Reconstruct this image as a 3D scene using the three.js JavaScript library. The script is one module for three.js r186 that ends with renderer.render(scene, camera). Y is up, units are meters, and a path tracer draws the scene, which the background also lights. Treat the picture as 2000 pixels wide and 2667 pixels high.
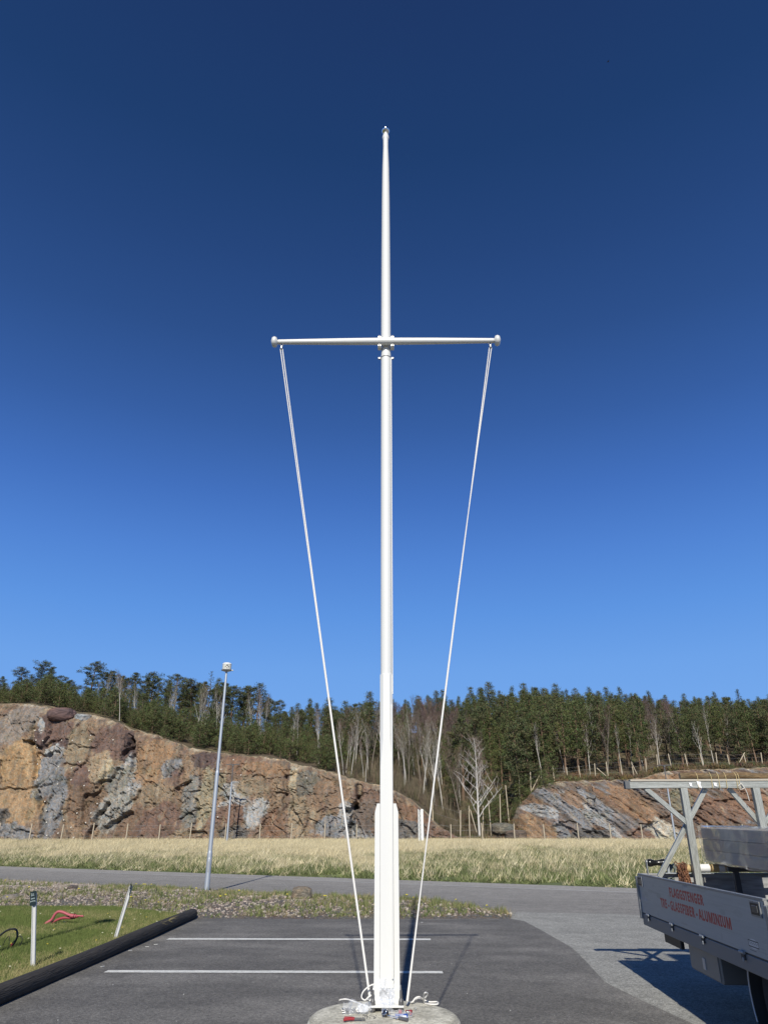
import * as THREE from 'three';
import { mergeGeometries } from 'three/addons/utils/BufferGeometryUtils.js';
import { RoundedBoxGeometry } from 'three/addons/geometries/RoundedBoxGeometry.js';
import { ImprovedNoise } from 'three/addons/math/ImprovedNoise.js';

// ---------------------------------------------------------------- camera, sky, sun, exposure
const H = 1.65, F = 1849, PITCH = Math.atan(837 / 1849), CP = Math.cos(PITCH), SP = Math.sin(PITCH);
const scene = new THREE.Scene();
const camera = new THREE.PerspectiveCamera(2 * Math.atan(1333.5 / F) * 180 / Math.PI, 767 / 1024, 0.1, 2000);
camera.position.set(0, H, 0);
camera.rotation.x = PITCH;
const renderer = new THREE.WebGLRenderer({ antialias: true });
renderer.toneMapping = THREE.LinearToneMapping;
renderer.toneMappingExposure = 1.0;
renderer.shadowMap.enabled = true;

const sunElevation = 35.8 * Math.PI / 180, sunAzimuth = 3.1 * Math.PI / 180;
const sun = new THREE.DirectionalLight(new THREE.Color(1.0, 0.955, 0.86), 4.9);
sun.name = 'sun';
sun.position.set(-Math.sin(sunAzimuth) * Math.cos(sunElevation), Math.sin(sunElevation), Math.cos(sunAzimuth) * Math.cos(sunElevation)).multiplyScalar(120);
sun.castShadow = true;
sun.shadow.mapSize.set(4096, 4096);
Object.assign(sun.shadow.camera, { left: -90, right: 90, top: 90, bottom: -90, near: 1, far: 400 });
scene.add(sun, sun.target);
{ // clear sky: deep blue overhead, paler towards the horizon
  const stops = [[-90, 120, 165, 225], [0, 134, 181, 240], [5, 124, 174, 238], [11.7, 110, 163, 233], [16, 94, 149, 225], [20.5, 81, 132, 211], [25.4, 67, 113, 190], [31, 55, 95, 163],
    [37.5, 45, 80, 139], [44, 38, 70, 124], [51, 31, 62, 111], [60, 30, 56, 103], [90, 26, 48, 92]];
  const lin = (c) => { c /= 255; return c <= 0.04045 ? c / 12.92 : ((c + 0.055) / 1.055) ** 2.4; };
  const W = 512, HH = 512, data = new Float32Array(W * HH * 4);
  for (let j = 0; j < HH; j++) {
    const e = -90 + 180 * (j + 0.5) / HH;
    let k = 0; while (k < stops.length - 2 && e > stops[k + 1][0]) k++;
    const a = stops[k], b = stops[k + 1], t = (e - a[0]) / (b[0] - a[0]);
    for (let i = 0; i < W; i++) {
      const o = (j * W + i) * 4;
      for (let c = 0; c < 3; c++) data[o + c] = lin(a[c + 1] + (b[c + 1] - a[c + 1]) * t);
      data[o + 3] = 1;
    }
  }
  const tex = new THREE.DataTexture(data, W, HH, THREE.RGBAFormat, THREE.FloatType);
  tex.mapping = THREE.EquirectangularReflectionMapping; tex.magFilter = tex.minFilter = THREE.LinearFilter; tex.needsUpdate = true;
  scene.background = tex; scene.environment = tex;
}

// ---------------------------------------------------------------- helpers
function mulberry(a) { return () => { a = (a + 0x6d2b79f5) | 0; let t = Math.imul(a ^ (a >>> 15), 1 | a); t = (t + Math.imul(t ^ (t >>> 7), 61 | t)) ^ t; return ((t ^ (t >>> 14)) >>> 0) / 4294967296; }; }
const IN = new ImprovedNoise();
const noise = (x, y = 0, z = 0) => IN.noise(x, y, z);
function fbm(x, y, z = 0, o = 4) { let s = 0, a = 0.5, f = 1; for (let i = 0; i < o; i++) { s += a * noise(x * f, y * f, z + i * 7.3); a *= 0.5; f *= 2.03; } return s; }
const clamp = (v, a = 0, b = 1) => Math.min(b, Math.max(a, v));
const smooth = (a, b, v) => { const t = clamp((v - a) / (b - a)); return t * t * (3 - 2 * t); };
const lerp = (a, b, t) => a + (b - a) * t;
const mix3 = (a, b, t) => [lerp(a[0], b[0], t), lerp(a[1], b[1], t), lerp(a[2], b[2], t)];
const scale3 = (c, k) => [c[0] * k, c[1] * k, c[2] * k];
const hex = (h) => { const c = new THREE.Color(h); return [c.r, c.g, c.b]; };
function table(list, v) { if (v <= list[0][0]) return list[0][1]; for (let i = 1; i < list.length; i++) if (v <= list[i][0]) return lerp(list[i - 1][1], list[i][1], (v - list[i - 1][0]) / (list[i][0] - list[i - 1][0])); return list[list.length - 1][1]; }
function hash2(i, j, k = 0) { let h = Math.imul(i, 374761393) ^ Math.imul(j, 668265263) ^ Math.imul(k, 2147483647 ^ 0x5bd1e995); h = Math.imul(h ^ (h >>> 13), 1274126177); return ((h ^ (h >>> 16)) >>> 0) / 4294967296; }
function voronoi(x, y, seed) { // nearest cell: distance to border and cell id
  const xi = Math.floor(x), yi = Math.floor(y); let d1 = 9, d2 = 9, id = [0, 0], c = [0, 0];
  for (let j = -1; j <= 1; j++) for (let i = -1; i <= 1; i++) {
    const a = xi + i, b = yi + j, px = a + hash2(a, b, seed), py = b + hash2(a, b, seed + 1), d = Math.hypot(px - x, py - y);
    if (d < d1) { d2 = d1; d1 = d; id = [a, b]; c = [px, py]; } else if (d < d2) d2 = d;
  }
  return { edge: d2 - d1, id, dx: x - c[0], dy: y - c[1] };
}
// a place in the survey: column, row and distance give a point of the real scene (metres)
function ray(px, py) { const u = (px - 1000) / F, v = (py - 1333.5) / F; return [u, SP - v * CP, CP + v * SP]; }
function at(px, py, d) { const [u, h, f] = ray(px, py), t = d / f; return new THREE.Vector3(u * t, H + h * t, -d); }
function onGround(px, py, h = 0) { const [u, v, f] = ray(px, py), t = (h - H) / v; return new THREE.Vector3(u * t, h, -f * t); }
function project(x, h, d) { const zc = d * CP + (h - H) * SP, yc = -d * SP + (h - H) * CP; return [1000 + F * x / zc, 1333.5 - F * yc / zc]; }

const M = (color, roughness = 0.8, metalness = 0, extra = {}) => new THREE.MeshStandardMaterial({ color: Array.isArray(color) ? new THREE.Color().setRGB(...color) : new THREE.Color(color), roughness, metalness, ...extra });
const MP = (color, roughness, metalness, extra) => new THREE.MeshPhysicalMaterial({ color: Array.isArray(color) ? new THREE.Color().setRGB(...color) : new THREE.Color(color), roughness, metalness, ...extra });
const names = {};
function numbered(n) { names[n] = (names[n] ?? -1) + 1; return names[n] ? n + '_' + String(names[n]).padStart(3, '0') : n; }
function tag(o, label, category, group) { o.userData.label = label; o.userData.category = category; if (group) o.userData.group = group; return o; }
function thing(name, label, category, pos = [0, 0, 0], turn = 0, group) {
  const o = new THREE.Group(); o.name = numbered(name); o.position.set(...pos); o.rotation.y = turn; scene.add(o); return tag(o, label, category, group);
}
function part(parent, name, geo, mat) { const m = new THREE.Mesh(Array.isArray(geo) ? mergeGeometries(geo.map(plain)) : geo, mat); m.name = name; parent.add(m); return m; }
function single(name, geo, mat, label, category, group) { const m = part(scene, numbered(name), geo, mat); return tag(m, label, category, group); }
function structure(name, geo, mat) { const m = part(scene, name, geo, mat); m.userData.kind = 'structure'; return m; }
function plain(g) { g = g.index ? g.toNonIndexed() : g; const out = new THREE.BufferGeometry(); for (const k of ['position', 'normal', 'uv']) if (g.attributes[k]) out.setAttribute(k, g.attributes[k]); return out; }
function box(w, h, d, x = 0, y = 0, z = 0, r = 0) { const g = r ? new RoundedBoxGeometry(w, h, d, 2, r) : new THREE.BoxGeometry(w, h, d); return g.translate(x, y, z); }
function cyl(r1, r2, h, x = 0, y = 0, z = 0, seg = 20) { return new THREE.CylinderGeometry(r1, r2, h, seg).translate(x, y, z); }
const V = (x, y, z) => new THREE.Vector3(x, y, z);
function bar(a, b, w, h, up = V(0, 1, 0)) { // box section between two points
  const d = b.clone().sub(a), L = d.length(), z = d.clone().normalize(), x = up.clone().cross(z).normalize(), y = z.clone().cross(x);
  const g = new THREE.BoxGeometry(w, h, L); g.applyMatrix4(new THREE.Matrix4().makeBasis(x, y, z).setPosition(a.clone().add(b).multiplyScalar(0.5))); return g;
}
function rod(a, b, r1, r2 = r1, seg = 10) {
  const d = b.clone().sub(a), g = new THREE.CylinderGeometry(r2, r1, d.length(), seg);
  g.applyQuaternion(new THREE.Quaternion().setFromUnitVectors(V(0, 1, 0), d.clone().normalize())); return g.translate((a.x + b.x) / 2, (a.y + b.y) / 2, (a.z + b.z) / 2);
}
function rope(points, r, seg = 60, sides = 7, closed = false) { return new THREE.TubeGeometry(new THREE.CatmullRomCurve3(points, closed), seg, r, sides, closed); }
function lathe(profile, seg = 40) { return new THREE.LatheGeometry(profile.map(([r, y]) => new THREE.Vector2(r, y)), seg); }
function geoFrom(pos, col, idx, uv) {
  const g = new THREE.BufferGeometry(); g.setAttribute('position', new THREE.Float32BufferAttribute(pos, 3));
  if (col) g.setAttribute('color', new THREE.Float32BufferAttribute(col, 3)); if (uv) g.setAttribute('uv', new THREE.Float32BufferAttribute(uv, 2));
  if (idx) g.setIndex(idx); g.computeVertexNormals(); return g;
}
function noiseTexture(size, fn, srgb = true) { const d = new Uint8Array(size * size * 4); for (let j = 0; j < size; j++) for (let i = 0; i < size; i++) { const c = fn(i, j); const o = (j * size + i) * 4; d[o] = c[0]; d[o + 1] = c[1]; d[o + 2] = c[2]; d[o + 3] = 255; }
  const t = new THREE.DataTexture(d, size, size); t.wrapS = t.wrapT = THREE.RepeatWrapping; t.magFilter = t.minFilter = THREE.LinearFilter; if (srgb) t.colorSpace = THREE.SRGBColorSpace; t.needsUpdate = true; return t; }
// tiling value noise for textures
function tileNoise(n, seed) { const g = new Float32Array(n * n), r = mulberry(seed); for (let i = 0; i < g.length; i++) g[i] = r(); return (u, v) => { const x = u * n, y = v * n, i = Math.floor(x), j = Math.floor(y), fx = x - i, fy = y - j, q = (a, b) => g[((b % n) + n) % n * n + ((a % n) + n) % n], sx = fx * fx * (3 - 2 * fx), sy = fy * fy * (3 - 2 * fy); return lerp(lerp(q(i, j), q(i + 1, j), sx), lerp(q(i, j + 1), q(i + 1, j + 1), sx), sy); }; }

// ---------------------------------------------------------------- terrain
const CLIFF_TOP = [[-600, 1826], [0, 1832], [60, 1830], [110, 1838], [170, 1852], [240, 1862], [300, 1878], [330, 1896], [400, 1912], [470, 1940], [560, 1958], [640, 1968], [700, 1970], [770, 1988], [800, 1995], [860, 2009], [930, 2032], [990, 2046],
  [1030, 2060], [1070, 2082], [1105, 2112], [1140, 2150], [1180, 2174], [1230, 2186], [1280, 2172], [1320, 2140], [1350, 2100], [1400, 2052], [1430, 2038], [1500, 2034], [1560, 2034], [1650, 2030], [1700, 2020], [1730, 2009], [1800, 2005], [2000, 2000], [2600, 1985]];
const RIDGE_Y = [[-600, 1815], [0, 1815], [300, 1848], [600, 1900], [800, 1920], [1000, 1915], [1300, 1885], [1600, 1880], [2000, 1885], [2600, 1880]];
const RIDGE_D = [[-600, 92], [300, 94], [700, 105], [1000, 135], [1300, 150], [2600, 150]];
const roadFarA = onGround(0, 2256), roadFarB = onGround(1650, 2313);
function beyondRoad(x, d) { // metres behind the far edge of the road
  const dx = roadFarB.x - roadFarA.x, dd = -roadFarB.z + roadFarA.z, L = Math.hypot(dx, dd); return ((d + roadFarA.z) * dx - (x - roadFarA.x) * dd) / L;
}
const heightAt = (py, d) => { const [, h, f] = ray(1000, py); return H + h / f * d; };
const columnOf = (x, d) => 1000 + F * x / (d * 0.95);
function terrain(x, d) {
  const b = beyondRoad(x, d);
  const field = b < 0 ? 0 : 0.92 * b / (b + Math.max(0, 66 - d) * 0.85 + 0.01) + 0.06 * noise(x * 0.35, d * 0.35) * clamp(b / 3);
  if (d < 66) return field;
  const c = columnOf(x, d), right = smooth(1100, 1300, c), d0 = lerp(69, 68, right), d1 = lerp(71, 77, right);
  const top = heightAt(table(CLIFF_TOP, c), d1), rd = table(RIDGE_D, c), ridge = heightAt(table(RIDGE_Y, c), rd);
  if (d < d0) return field;
  if (d < d1) return lerp(field, top, (d - d0) / (d1 - d0)) - 0.15 * Math.sin(Math.PI * (d - d0) / (d1 - d0));
  const bump = 0.6 * fbm(x * 0.15, d * 0.15, 3);
  if (d < rd) return lerp(top, ridge, (d - d1) / (rd - d1)) + bump * smooth(d1, d1 + 5, d);
  return ridge + bump - 0.05 * (d - rd);
}
{
  const xs = [-600, -350, -220, -150, -110, -90, -75]; for (let x = -66; x <= 90; x += 1) xs.push(x); xs.push(100, 120, 150, 220, 350, 600);
  const ds = [-500, -250, -120, -60, -30, -10, 0, 5, 10, 15, 20, 23]; for (let d = 26; d <= 78; d += 0.75) ds.push(d); for (let d = 80; d <= 160; d += 2) ds.push(d); ds.push(170, 190, 220, 300, 420, 700);
  const pos = [], col = [], idx = [], uv = [], litter = [0.105, 0.078, 0.05], straw = [0.3, 0.235, 0.115], green = [0.1, 0.125, 0.04], earth = [0.2, 0.18, 0.14];
  for (const d of ds) for (const x of xs) {
    pos.push(x, terrain(x, d) - 0.03, -d); uv.push(x, d);
    const b = beyondRoad(x, d), n = fbm(x * 0.2, d * 0.2, 9), n2 = fbm(x * 1.3, d * 1.3, 4);
    let c = earth;
    if (b > 0 && d < 67) c = mix3(green, straw, clamp(smooth(2, 17, b) + n * 1.3 - 0.2));
    if (d >= 67) c = mix3(litter, [0.16, 0.13, 0.06], clamp(0.4 + n * 1.6));
    const k = 1 + 0.35 * n2; col.push(c[0] * k, c[1] * k, c[2] * k);
  }
  const w = xs.length;
  for (let j = 0; j < ds.length - 1; j++) for (let i = 0; i < w - 1; i++) { const a = j * w + i; idx.push(a, a + 1, a + w, a + 1, a + w + 1, a + w); }
  structure('ground', geoFrom(pos, col, idx, uv), new THREE.MeshStandardMaterial({ vertexColors: true, roughness: 1 }));
}

// ---------------------------------------------------------------- asphalt
const tA = tileNoise(512, 11), tB = tileNoise(128, 12), tC = tileNoise(16, 13), rs = mulberry(5);
const asphaltTex = (() => { // 3 m square of aggregate
  const S = 1024, base = new Float32Array(S * S);
  for (let j = 0; j < S; j++) for (let i = 0; i < S; i++) { const u = i / S, v = j / S; base[j * S + i] = 168 + (tA(u, v) - 0.5) * 84 + (tB(u, v) - 0.5) * 44 + (tC(u, v) - 0.5) * 16 + (rs() - 0.5) * 30; }
  for (let k = 0; k < 5200; k++) { const x = Math.floor(rs() * S), y = Math.floor(rs() * S), b = 35 + rs() * 70, r = rs() < 0.12 ? 2 : 1; for (let j = 0; j < r + 1; j++) for (let i = 0; i < r + 1; i++) base[((y + j) % S) * S + (x + i) % S] += b; }
  return noiseTexture(S, (i, j) => { const b = clamp(base[j * S + i], 0, 255); return [b, b, b]; });
})();
function sheet(name, poly, y, step, colorFn, mat, yFn) { // polygon (x, d) filled with a grid so that stains can vary
  const xs = poly.map((p) => p[0]), ds = poly.map((p) => p[1]), x0 = Math.min(...xs), x1 = Math.max(...xs), d0 = Math.min(...ds), d1 = Math.max(...ds);
  const nx = Math.ceil((x1 - x0) / step), nd = Math.ceil((d1 - d0) / step), pos = [], col = [], uv = [], idx = [];
  const inside = (x, d) => { let c = false; for (let i = 0, j = poly.length - 1; i < poly.length; j = i++) { const [xi, yi] = poly[i], [xj, yj] = poly[j]; if ((yi > d) !== (yj > d) && x < (xj - xi) * (d - yi) / (yj - yi) + xi) c = !c; } return c; };
  const snap = (x, d) => { let best = 1e9, bx = x, bd = d; for (let i = 0, j = poly.length - 1; i < poly.length; j = i++) { const [ax, ad] = poly[j], [cx, cd] = poly[i], vx = cx - ax, vd = cd - ad, t = clamp(((x - ax) * vx + (d - ad) * vd) / (vx * vx + vd * vd)), qx = ax + t * vx, qd = ad + t * vd, e = Math.hypot(qx - x, qd - d); if (e < best) { best = e; bx = qx; bd = qd; } } return [bx, bd, best]; };
  const inn = [];
  for (let j = 0; j <= nd; j++) for (let i = 0; i <= nx; i++) {
    let x = x0 + i * step, d = d0 + j * step; const ok = inside(x, d), s = snap(x, d);
    if (!ok && s[2] < step * 1.5) { x = s[0]; d = s[1]; }
    inn.push(ok || s[2] < 1e-4 ? 1 : s[2] < step * 1.5 ? 2 : 0);
    pos.push(x, y + (yFn ? yFn(x, d) : 0), -d); uv.push(x, d); const c = colorFn(x, d); col.push(c[0], c[1], c[2]);
  }
  const w = nx + 1;
  for (let j = 0; j < nd; j++) for (let i = 0; i < nx; i++) { const a = j * w + i, q = [a, a + 1, a + w, a + w + 1]; if (q.every((k) => inn[k]) && q.some((k) => inn[k] === 1)) idx.push(q[0], q[1], q[2], q[1], q[3], q[2]); }
  return structure(name, geoFrom(pos, col, idx, uv), mat);
}
const asphaltMat = () => { const t = asphaltTex.clone(); t.repeat.set(1 / 3, 1 / 3); t.needsUpdate = true; return new THREE.MeshStandardMaterial({ map: t, vertexColors: true, roughness: 0.92, bumpMap: t, bumpScale: 0.004 }); };
const aMat = asphaltMat();
const g2 = (px, py) => { const p = onGround(px, py); return [p.x, -p.z]; };
const grey = (v, x, d, tint = [1, 1, 1], amp = 0.22) => { const n = 1 + amp * fbm(x * 0.9, d * 1.7, 2) + amp * 0.9 * fbm(x * 0.22, d * 0.3, 5) + 0.1 * noise(x * 4, d * 4, 8); return tint.map((t) => v * t * n); };
const farDir = [(roadFarB.x - roadFarA.x), -(roadFarB.z - roadFarA.z)], onFar = (s) => [roadFarA.x + farDir[0] * s, -roadFarA.z + farDir[1] * s];
const roadNear = [g2(-900, 2262), g2(0, 2291), g2(540, 2323), g2(900, 2342), g2(1150, 2362), g2(1318, 2385), g2(1650, 2391), g2(1900, 2415), g2(2600, 2490)];
const roadPoly = [onFar(-1.1), onFar(0), onFar(1), onFar(2.1), ...roadNear.slice().reverse()];
sheet('road', roadPoly, 0.0, 0.45, (x, d) => { const b = beyondRoad(x, d); return b > -1.9 ? grey(0.72, x, d, [1.06, 1, 0.9], 0.12) : grey(0.5 + 0.12 * smooth(-9, -2, b), x, d, [1.06, 1, 0.9], 0.16); }, aMat);
sheet('driveway', [[0.6, -12], [0.6, 17.9], [2, 18.6], ...roadNear.slice(5).map(([x, d]) => [x, d + 0.8]), [30, -12]], 0.004, 0.3, (x, d) => grey(0.66, x, d, [1.02, 1.0, 0.9], 0.2), aMat);
const parkEdge = [g2(1318, 2392), g2(1365, 2400), g2(1420, 2430), g2(1490, 2470), g2(1530, 2510), g2(1575, 2560), g2(1680, 2612), g2(1800, 2667), [3.2, 5], [4.2, 1], [5.5, -12]];
sheet('parking_lot', [[-4.2, -12], [-4.2, 17.3], g2(560, 2393), g2(800, 2395), g2(1050, 2394), ...parkEdge], 0.008, 0.16, (x, d) => {
  const worn = smooth(0.0, 0.4, fbm(x * 0.5, d * 1.1, 31) + 0.12), edge = smooth(1.2, 3.2, x - 0.08 * d) * 0.35; return grey(0.285 + 0.11 * worn + 0.19 * edge, x, d, [1.06, 1, 0.9], 0.26); }, aMat);
// painted bay markings
const paintTex = noiseTexture(256, (() => { const a = tileNoise(128, 3), b = tileNoise(24, 4); return (i, j) => { const n = a(i / 256, j / 256), m = b(i / 256, j / 256), v = 246 - (n > 0.82 ? 90 : 0) - m * 22; return [v, v, v * 0.985]; }; })());
const paint = M([0.85, 0.84, 0.8], 0.7, 0, { map: paintTex });
function marking(a, b, w, y) { const r = mulberry(9), n = 120, pos = [], uv = [], idx = []; for (let i = 0; i <= n; i++) { const t = i / n, x = lerp(a[0], b[0], t), d = lerp(a[1], b[1], t), e = (r() - 0.5) * 0.008; pos.push(x, y, -(d - w / 2 + e), x, y, -(d + w / 2 + e + (r() - 0.5) * 0.006)); uv.push(x, 0, x, w); if (i < n) { const k = i * 2; idx.push(k, k + 2, k + 1, k + 2, k + 3, k + 1); } } return geoFrom(pos, null, idx, uv); }
structure('bay_line', marking([-3.68, 14.02], [0.79, 13.96], 0.2, 0.013), paint);
structure('bay_line_001', marking([-3.62, 10.9], [0.76, 10.83], 0.17, 0.013), paint);
{ const a = onFar(0.2), b = onFar(1.6), off = 2.0, L = Math.hypot(...farDir), nx = farDir[1] / L * off, nd = -farDir[0] / L * off; structure('road_edge_line', marking([a[0] + nx, a[1] + nd], [b[0] + nx, b[1] + nd], 0.11, 0.005), M([0.55, 0.55, 0.53], 0.8)); }
{ // small pale scraps and grit lying on the asphalt
  const r = mulberry(77), gs = []; for (let k = 0; k < 150; k++) { const x = -3.9 + r() * 6.5, d = 7.5 + r() * 9.5, s = 0.003 + r() * r() * 0.006; const g = new THREE.TetrahedronGeometry(s, 0); g.rotateX(r() * 6).rotateY(r() * 6).translate(x, 0.008 + s * 0.3, -d); gs.push(g); }
  for (const [px, py] of [[406, 2462], [384, 2468], [268, 2520], [1099, 2404], [340, 2478]]) { const p = onGround(px, py), g = new THREE.BoxGeometry(0.06, 0.006, 0.02, 1, 1, 1); g.rotateY(r() * 2).translate(p.x, 0.013, p.z); gs.push(g); }
  const m = part(scene, 'grit', gs, M([0.5, 0.5, 0.48], 0.9)); tag(m, 'pale grit and paint scraps scattered on the asphalt', 'grit'); m.userData.kind = 'stuff';
}

// ---------------------------------------------------------------- blasted rock faces
const rockBump = noiseTexture(512, (() => { const a = tileNoise(256, 21), b = tileNoise(64, 22), c = tileNoise(20, 23); return (i, j) => { const u = i / 512, v = j / 512, n = clamp(0.5 * a(u, v) + 0.35 * b(u, v) + 0.15 * c(u, v)) * 255; return [n, n, n]; }; })(), false);
const rockGrain = noiseTexture(512, (() => { const a = tileNoise(256, 24), b = tileNoise(90, 25), c = tileNoise(40, 26); return (i, j) => { const u = i / 512, v = j / 512, n = 205 + (a(u, v) - 0.5) * 90 + (b(u, v) - 0.5) * 55, w = (c(u, v) - 0.5) * 26; return [clamp(n + w, 0, 255), clamp(n, 0, 255), clamp(n - w, 0, 255)]; }; })());
rockBump.repeat.set(0.25, 0.25); rockGrain.repeat.set(0.25, 0.25);
const rockMat = new THREE.MeshStandardMaterial({ vertexColors: true, roughness: 0.93, map: rockGrain, bumpMap: rockBump, bumpScale: 0.03 });
const OCH = hex('#a38767'), ORA = hex('#bf9863'), GRY = hex('#8f8f90'), LGR = hex('#b3b1ac'), RED = hex('#7e6155'), DRD = hex('#68524d'), RUS = hex('#926d50'), CRM = hex('#c2b08a'), BRN = hex('#86694f'), DGR = hex('#6d6964'), OLV = hex('#8d8468');
function makeRock(cfg) {
  const W = (px, py) => { const p = at(px, py, cfg.dRef); return [p.x, p.y]; };
  const patches = cfg.patches.map(([px, py, rx, ry, rot, c, k]) => { const [x, h] = W(px, py); return { x, h, rx: rx * cfg.m, ry: ry * cfg.m, c, k, co: Math.cos(rot * Math.PI / 180), si: Math.sin(rot * Math.PI / 180) }; });
  const cracks = cfg.cracks.map(({ w, depth, p }) => ({ w, depth, p: p.map(([a, b]) => W(a, b)) }));
  for (const c of cracks) { c.b = [Math.min(...c.p.map((q) => q[0])) - 1, Math.max(...c.p.map((q) => q[0])) + 1, Math.min(...c.p.map((q) => q[1])) - 1, Math.max(...c.p.map((q) => q[1])) + 1]; }
  const topAt = cfg.top.map(([px, py]) => { const p = at(px, py, cfg.dTop); return [p.x, p.y]; });
  const look = (x, h) => {
    const wx = x + 0.5 * fbm(x * 0.7, h * 0.7, 40) + 0.18 * fbm(x * 3, h * 3, 41), wh = h + 0.5 * fbm(x * 0.7, h * 0.7, 50) + 0.18 * fbm(x * 3, h * 3, 51);
    let c = cfg.base(x, h), k = cfg.rough;
    for (const p of patches) { const dx = wx - p.x, dh = wh - p.h, a = (dx * p.co + dh * p.si) / p.rx, b = (-dx * p.si + dh * p.co) / p.ry, e = Math.sqrt(a * a + b * b); if (e < 1.35) { const t = smooth(1.1, 0.92, e + 0.45 * fbm(x * 1.6, h * 1.6, 60)); c = mix3(c, p.c, t * 0.92); k = lerp(k, p.k, t); } }
    return { c, k };
  };
  const disp = (x, h, k) => { // metres towards the viewer
    const [qx, qh] = cfg.turn(x, h), w1 = fbm(qx * 0.4, qh * 0.4, 5), w2 = fbm(qx * 0.4, qh * 0.4, 15);
    const v1 = voronoi((qx + w1 * 1.5) / cfg.c1[0], (qh + w2 * 1.5) / cfg.c1[1], 3), v2 = voronoi((qx + w1) / cfg.c2[0], (qh + w2) / cfg.c2[1], 8), v3 = voronoi(qx / cfg.c3[0] + w1 * 2, qh / cfg.c3[1] + w2 * 2, 18);
    const f = (v, s) => (hash2(v.id[0], v.id[1], s) - 0.5) + (hash2(v.id[0], v.id[1], s + 1) - 0.5) * v.dx * 1.5 + (hash2(v.id[0], v.id[1], s + 2) - 0.5) * v.dy * 1.5;
    let d = cfg.a1 * f(v1, 30) + cfg.a2 * k * f(v2, 40) + cfg.a3 * k * f(v3, 50) + 0.5 * fbm(x * 0.16, h * 0.2, 7) + 0.06 * fbm(x * 1.4, h * 1.4, 17);
    d -= 0.22 * k * (1 - smooth(0, 0.05, v2.edge)) + 0.1 * k * (1 - smooth(0, 0.07, v3.edge));
    const rg = Math.abs(fbm(qx * 0.55, qh * 0.4, 23)), rg2 = Math.abs(fbm(qx * 1.3, qh * 1.0, 27)); d -= 0.2 * (1 - smooth(0, 0.022, rg)) + 0.1 * (1 - smooth(0, 0.03, rg2)) - 0.07 * fbm(qx * 3.6, qh * 1.4, 29);
    for (const c of cracks) { if (x < c.b[0] || x > c.b[1] || h < c.b[2] || h > c.b[3]) continue;
      for (let i = 1; i < c.p.length; i++) { const [ax, ah] = c.p[i - 1], [bx, bh] = c.p[i], vx = bx - ax, vh = bh - ah, xx = x + 0.25 * noise(x * 1.5, h * 1.5, 70), hh = h + 0.25 * noise(x * 1.5, h * 1.5, 71), t = clamp(((xx - ax) * vx + (hh - ah) * vh) / (vx * vx + vh * vh)), e = Math.hypot(ax + t * vx - xx, ah + t * vh - hh); d -= 0.75 * c.depth * (1 - smooth(c.w * 0.2, c.w * 0.75, e)); } }
    return d;
  };
  const faceD = (t) => lerp(cfg.dBase, cfg.dTop, Math.pow(t, cfg.bow));
  const point = (x, h) => { const top = table(topAt, x), t = clamp((h - cfg.h0) / Math.max(0.2, top - cfg.h0)), l = look(x, h); return V(x, h, -(faceD(t) - disp(x, h, l.k) * smooth(0, 0.6, top - cfg.h0))); };
  const pos = [], col = [], uv = [], idx = [], nx = Math.round((cfg.x1 - cfg.x0) / cfg.step), cap = 16;
  for (let i = 0; i <= nx; i++) {
    const x = lerp(cfg.x0, cfg.x1, i / nx), top = table(topAt, x) + 0.35 * fbm(x * 0.8, 1, 80) + 0.12 * noise(x * 3, 4, 81);
    for (let j = 0; j <= cfg.ny; j++) {
      const t = j / cfg.ny, h = lerp(cfg.h0, top, t), l = look(x, h), r = 0.9 * smooth(0.9, 1, t) ** 2 * cfg.brow;
      pos.push(x, h, -(faceD(t) + r - disp(x, h, l.k) * smooth(0, 0.6, top - cfg.h0))); uv.push(x, h);
      const q = cfg.turn(x, h), st = 1 + 0.35 * fbm(x * 2.6, h * 0.28, 90) + 0.35 * fbm(x * 0.6, h * 0.6, 91) + 0.42 * fbm(x * 2.2, h * 2.2, 92, 5) + cfg.strata * fbm(q[0] * 3.4, q[1] * 0.25, 93);
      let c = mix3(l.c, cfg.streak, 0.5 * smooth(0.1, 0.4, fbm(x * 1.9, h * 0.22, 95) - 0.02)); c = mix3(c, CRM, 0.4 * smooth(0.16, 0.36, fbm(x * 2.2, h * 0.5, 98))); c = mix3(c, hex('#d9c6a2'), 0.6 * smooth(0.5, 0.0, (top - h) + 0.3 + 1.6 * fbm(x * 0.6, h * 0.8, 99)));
      const g = (c[0] + c[1] + c[2]) / 3; c = mix3(c, [g, g, g], cfg.pale); c = mix3(c, [c[0] * 0.8, c[1] * 0.83, c[2] * 0.78], smooth(0.1, 0.3, fbm(x * 1.1, h * 1.1, 97))); const tone = 1.14 * Math.max(0.25, st); col.push(c[0] * tone, c[1] * tone, c[2] * tone);
    }
    const j0 = pos.length - 3, zTop = pos[j0 + 2];
    for (let j = 1; j <= cap; j++) { const t = j / cap, d = lerp(-zTop, cfg.dCap, t), h = lerp(top, Math.max(terrain(x, cfg.dCap), top - 0.6), t) + 0.15 * fbm(x * 1.2, d * 1.2, 85) * Math.sin(t * Math.PI); pos.push(x, h - 0.03 * t, -d); uv.push(x, top + t * 3); const n = 1.25 + 0.4 * fbm(x * 1.5, d * 1.5, 86), c = mix3(mix3(OCH, hex('#d2bf9c'), clamp(0.5 + 2 * fbm(x * 0.7, d * 0.7, 33))), [0.1, 0.09, 0.05], smooth(0.1, 0.7, t + 0.7 * noise(x * 0.8, d, 4))); col.push(c[0] * n, c[1] * n, c[2] * n); }
  }
  const w = cfg.ny + 1 + cap;
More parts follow.
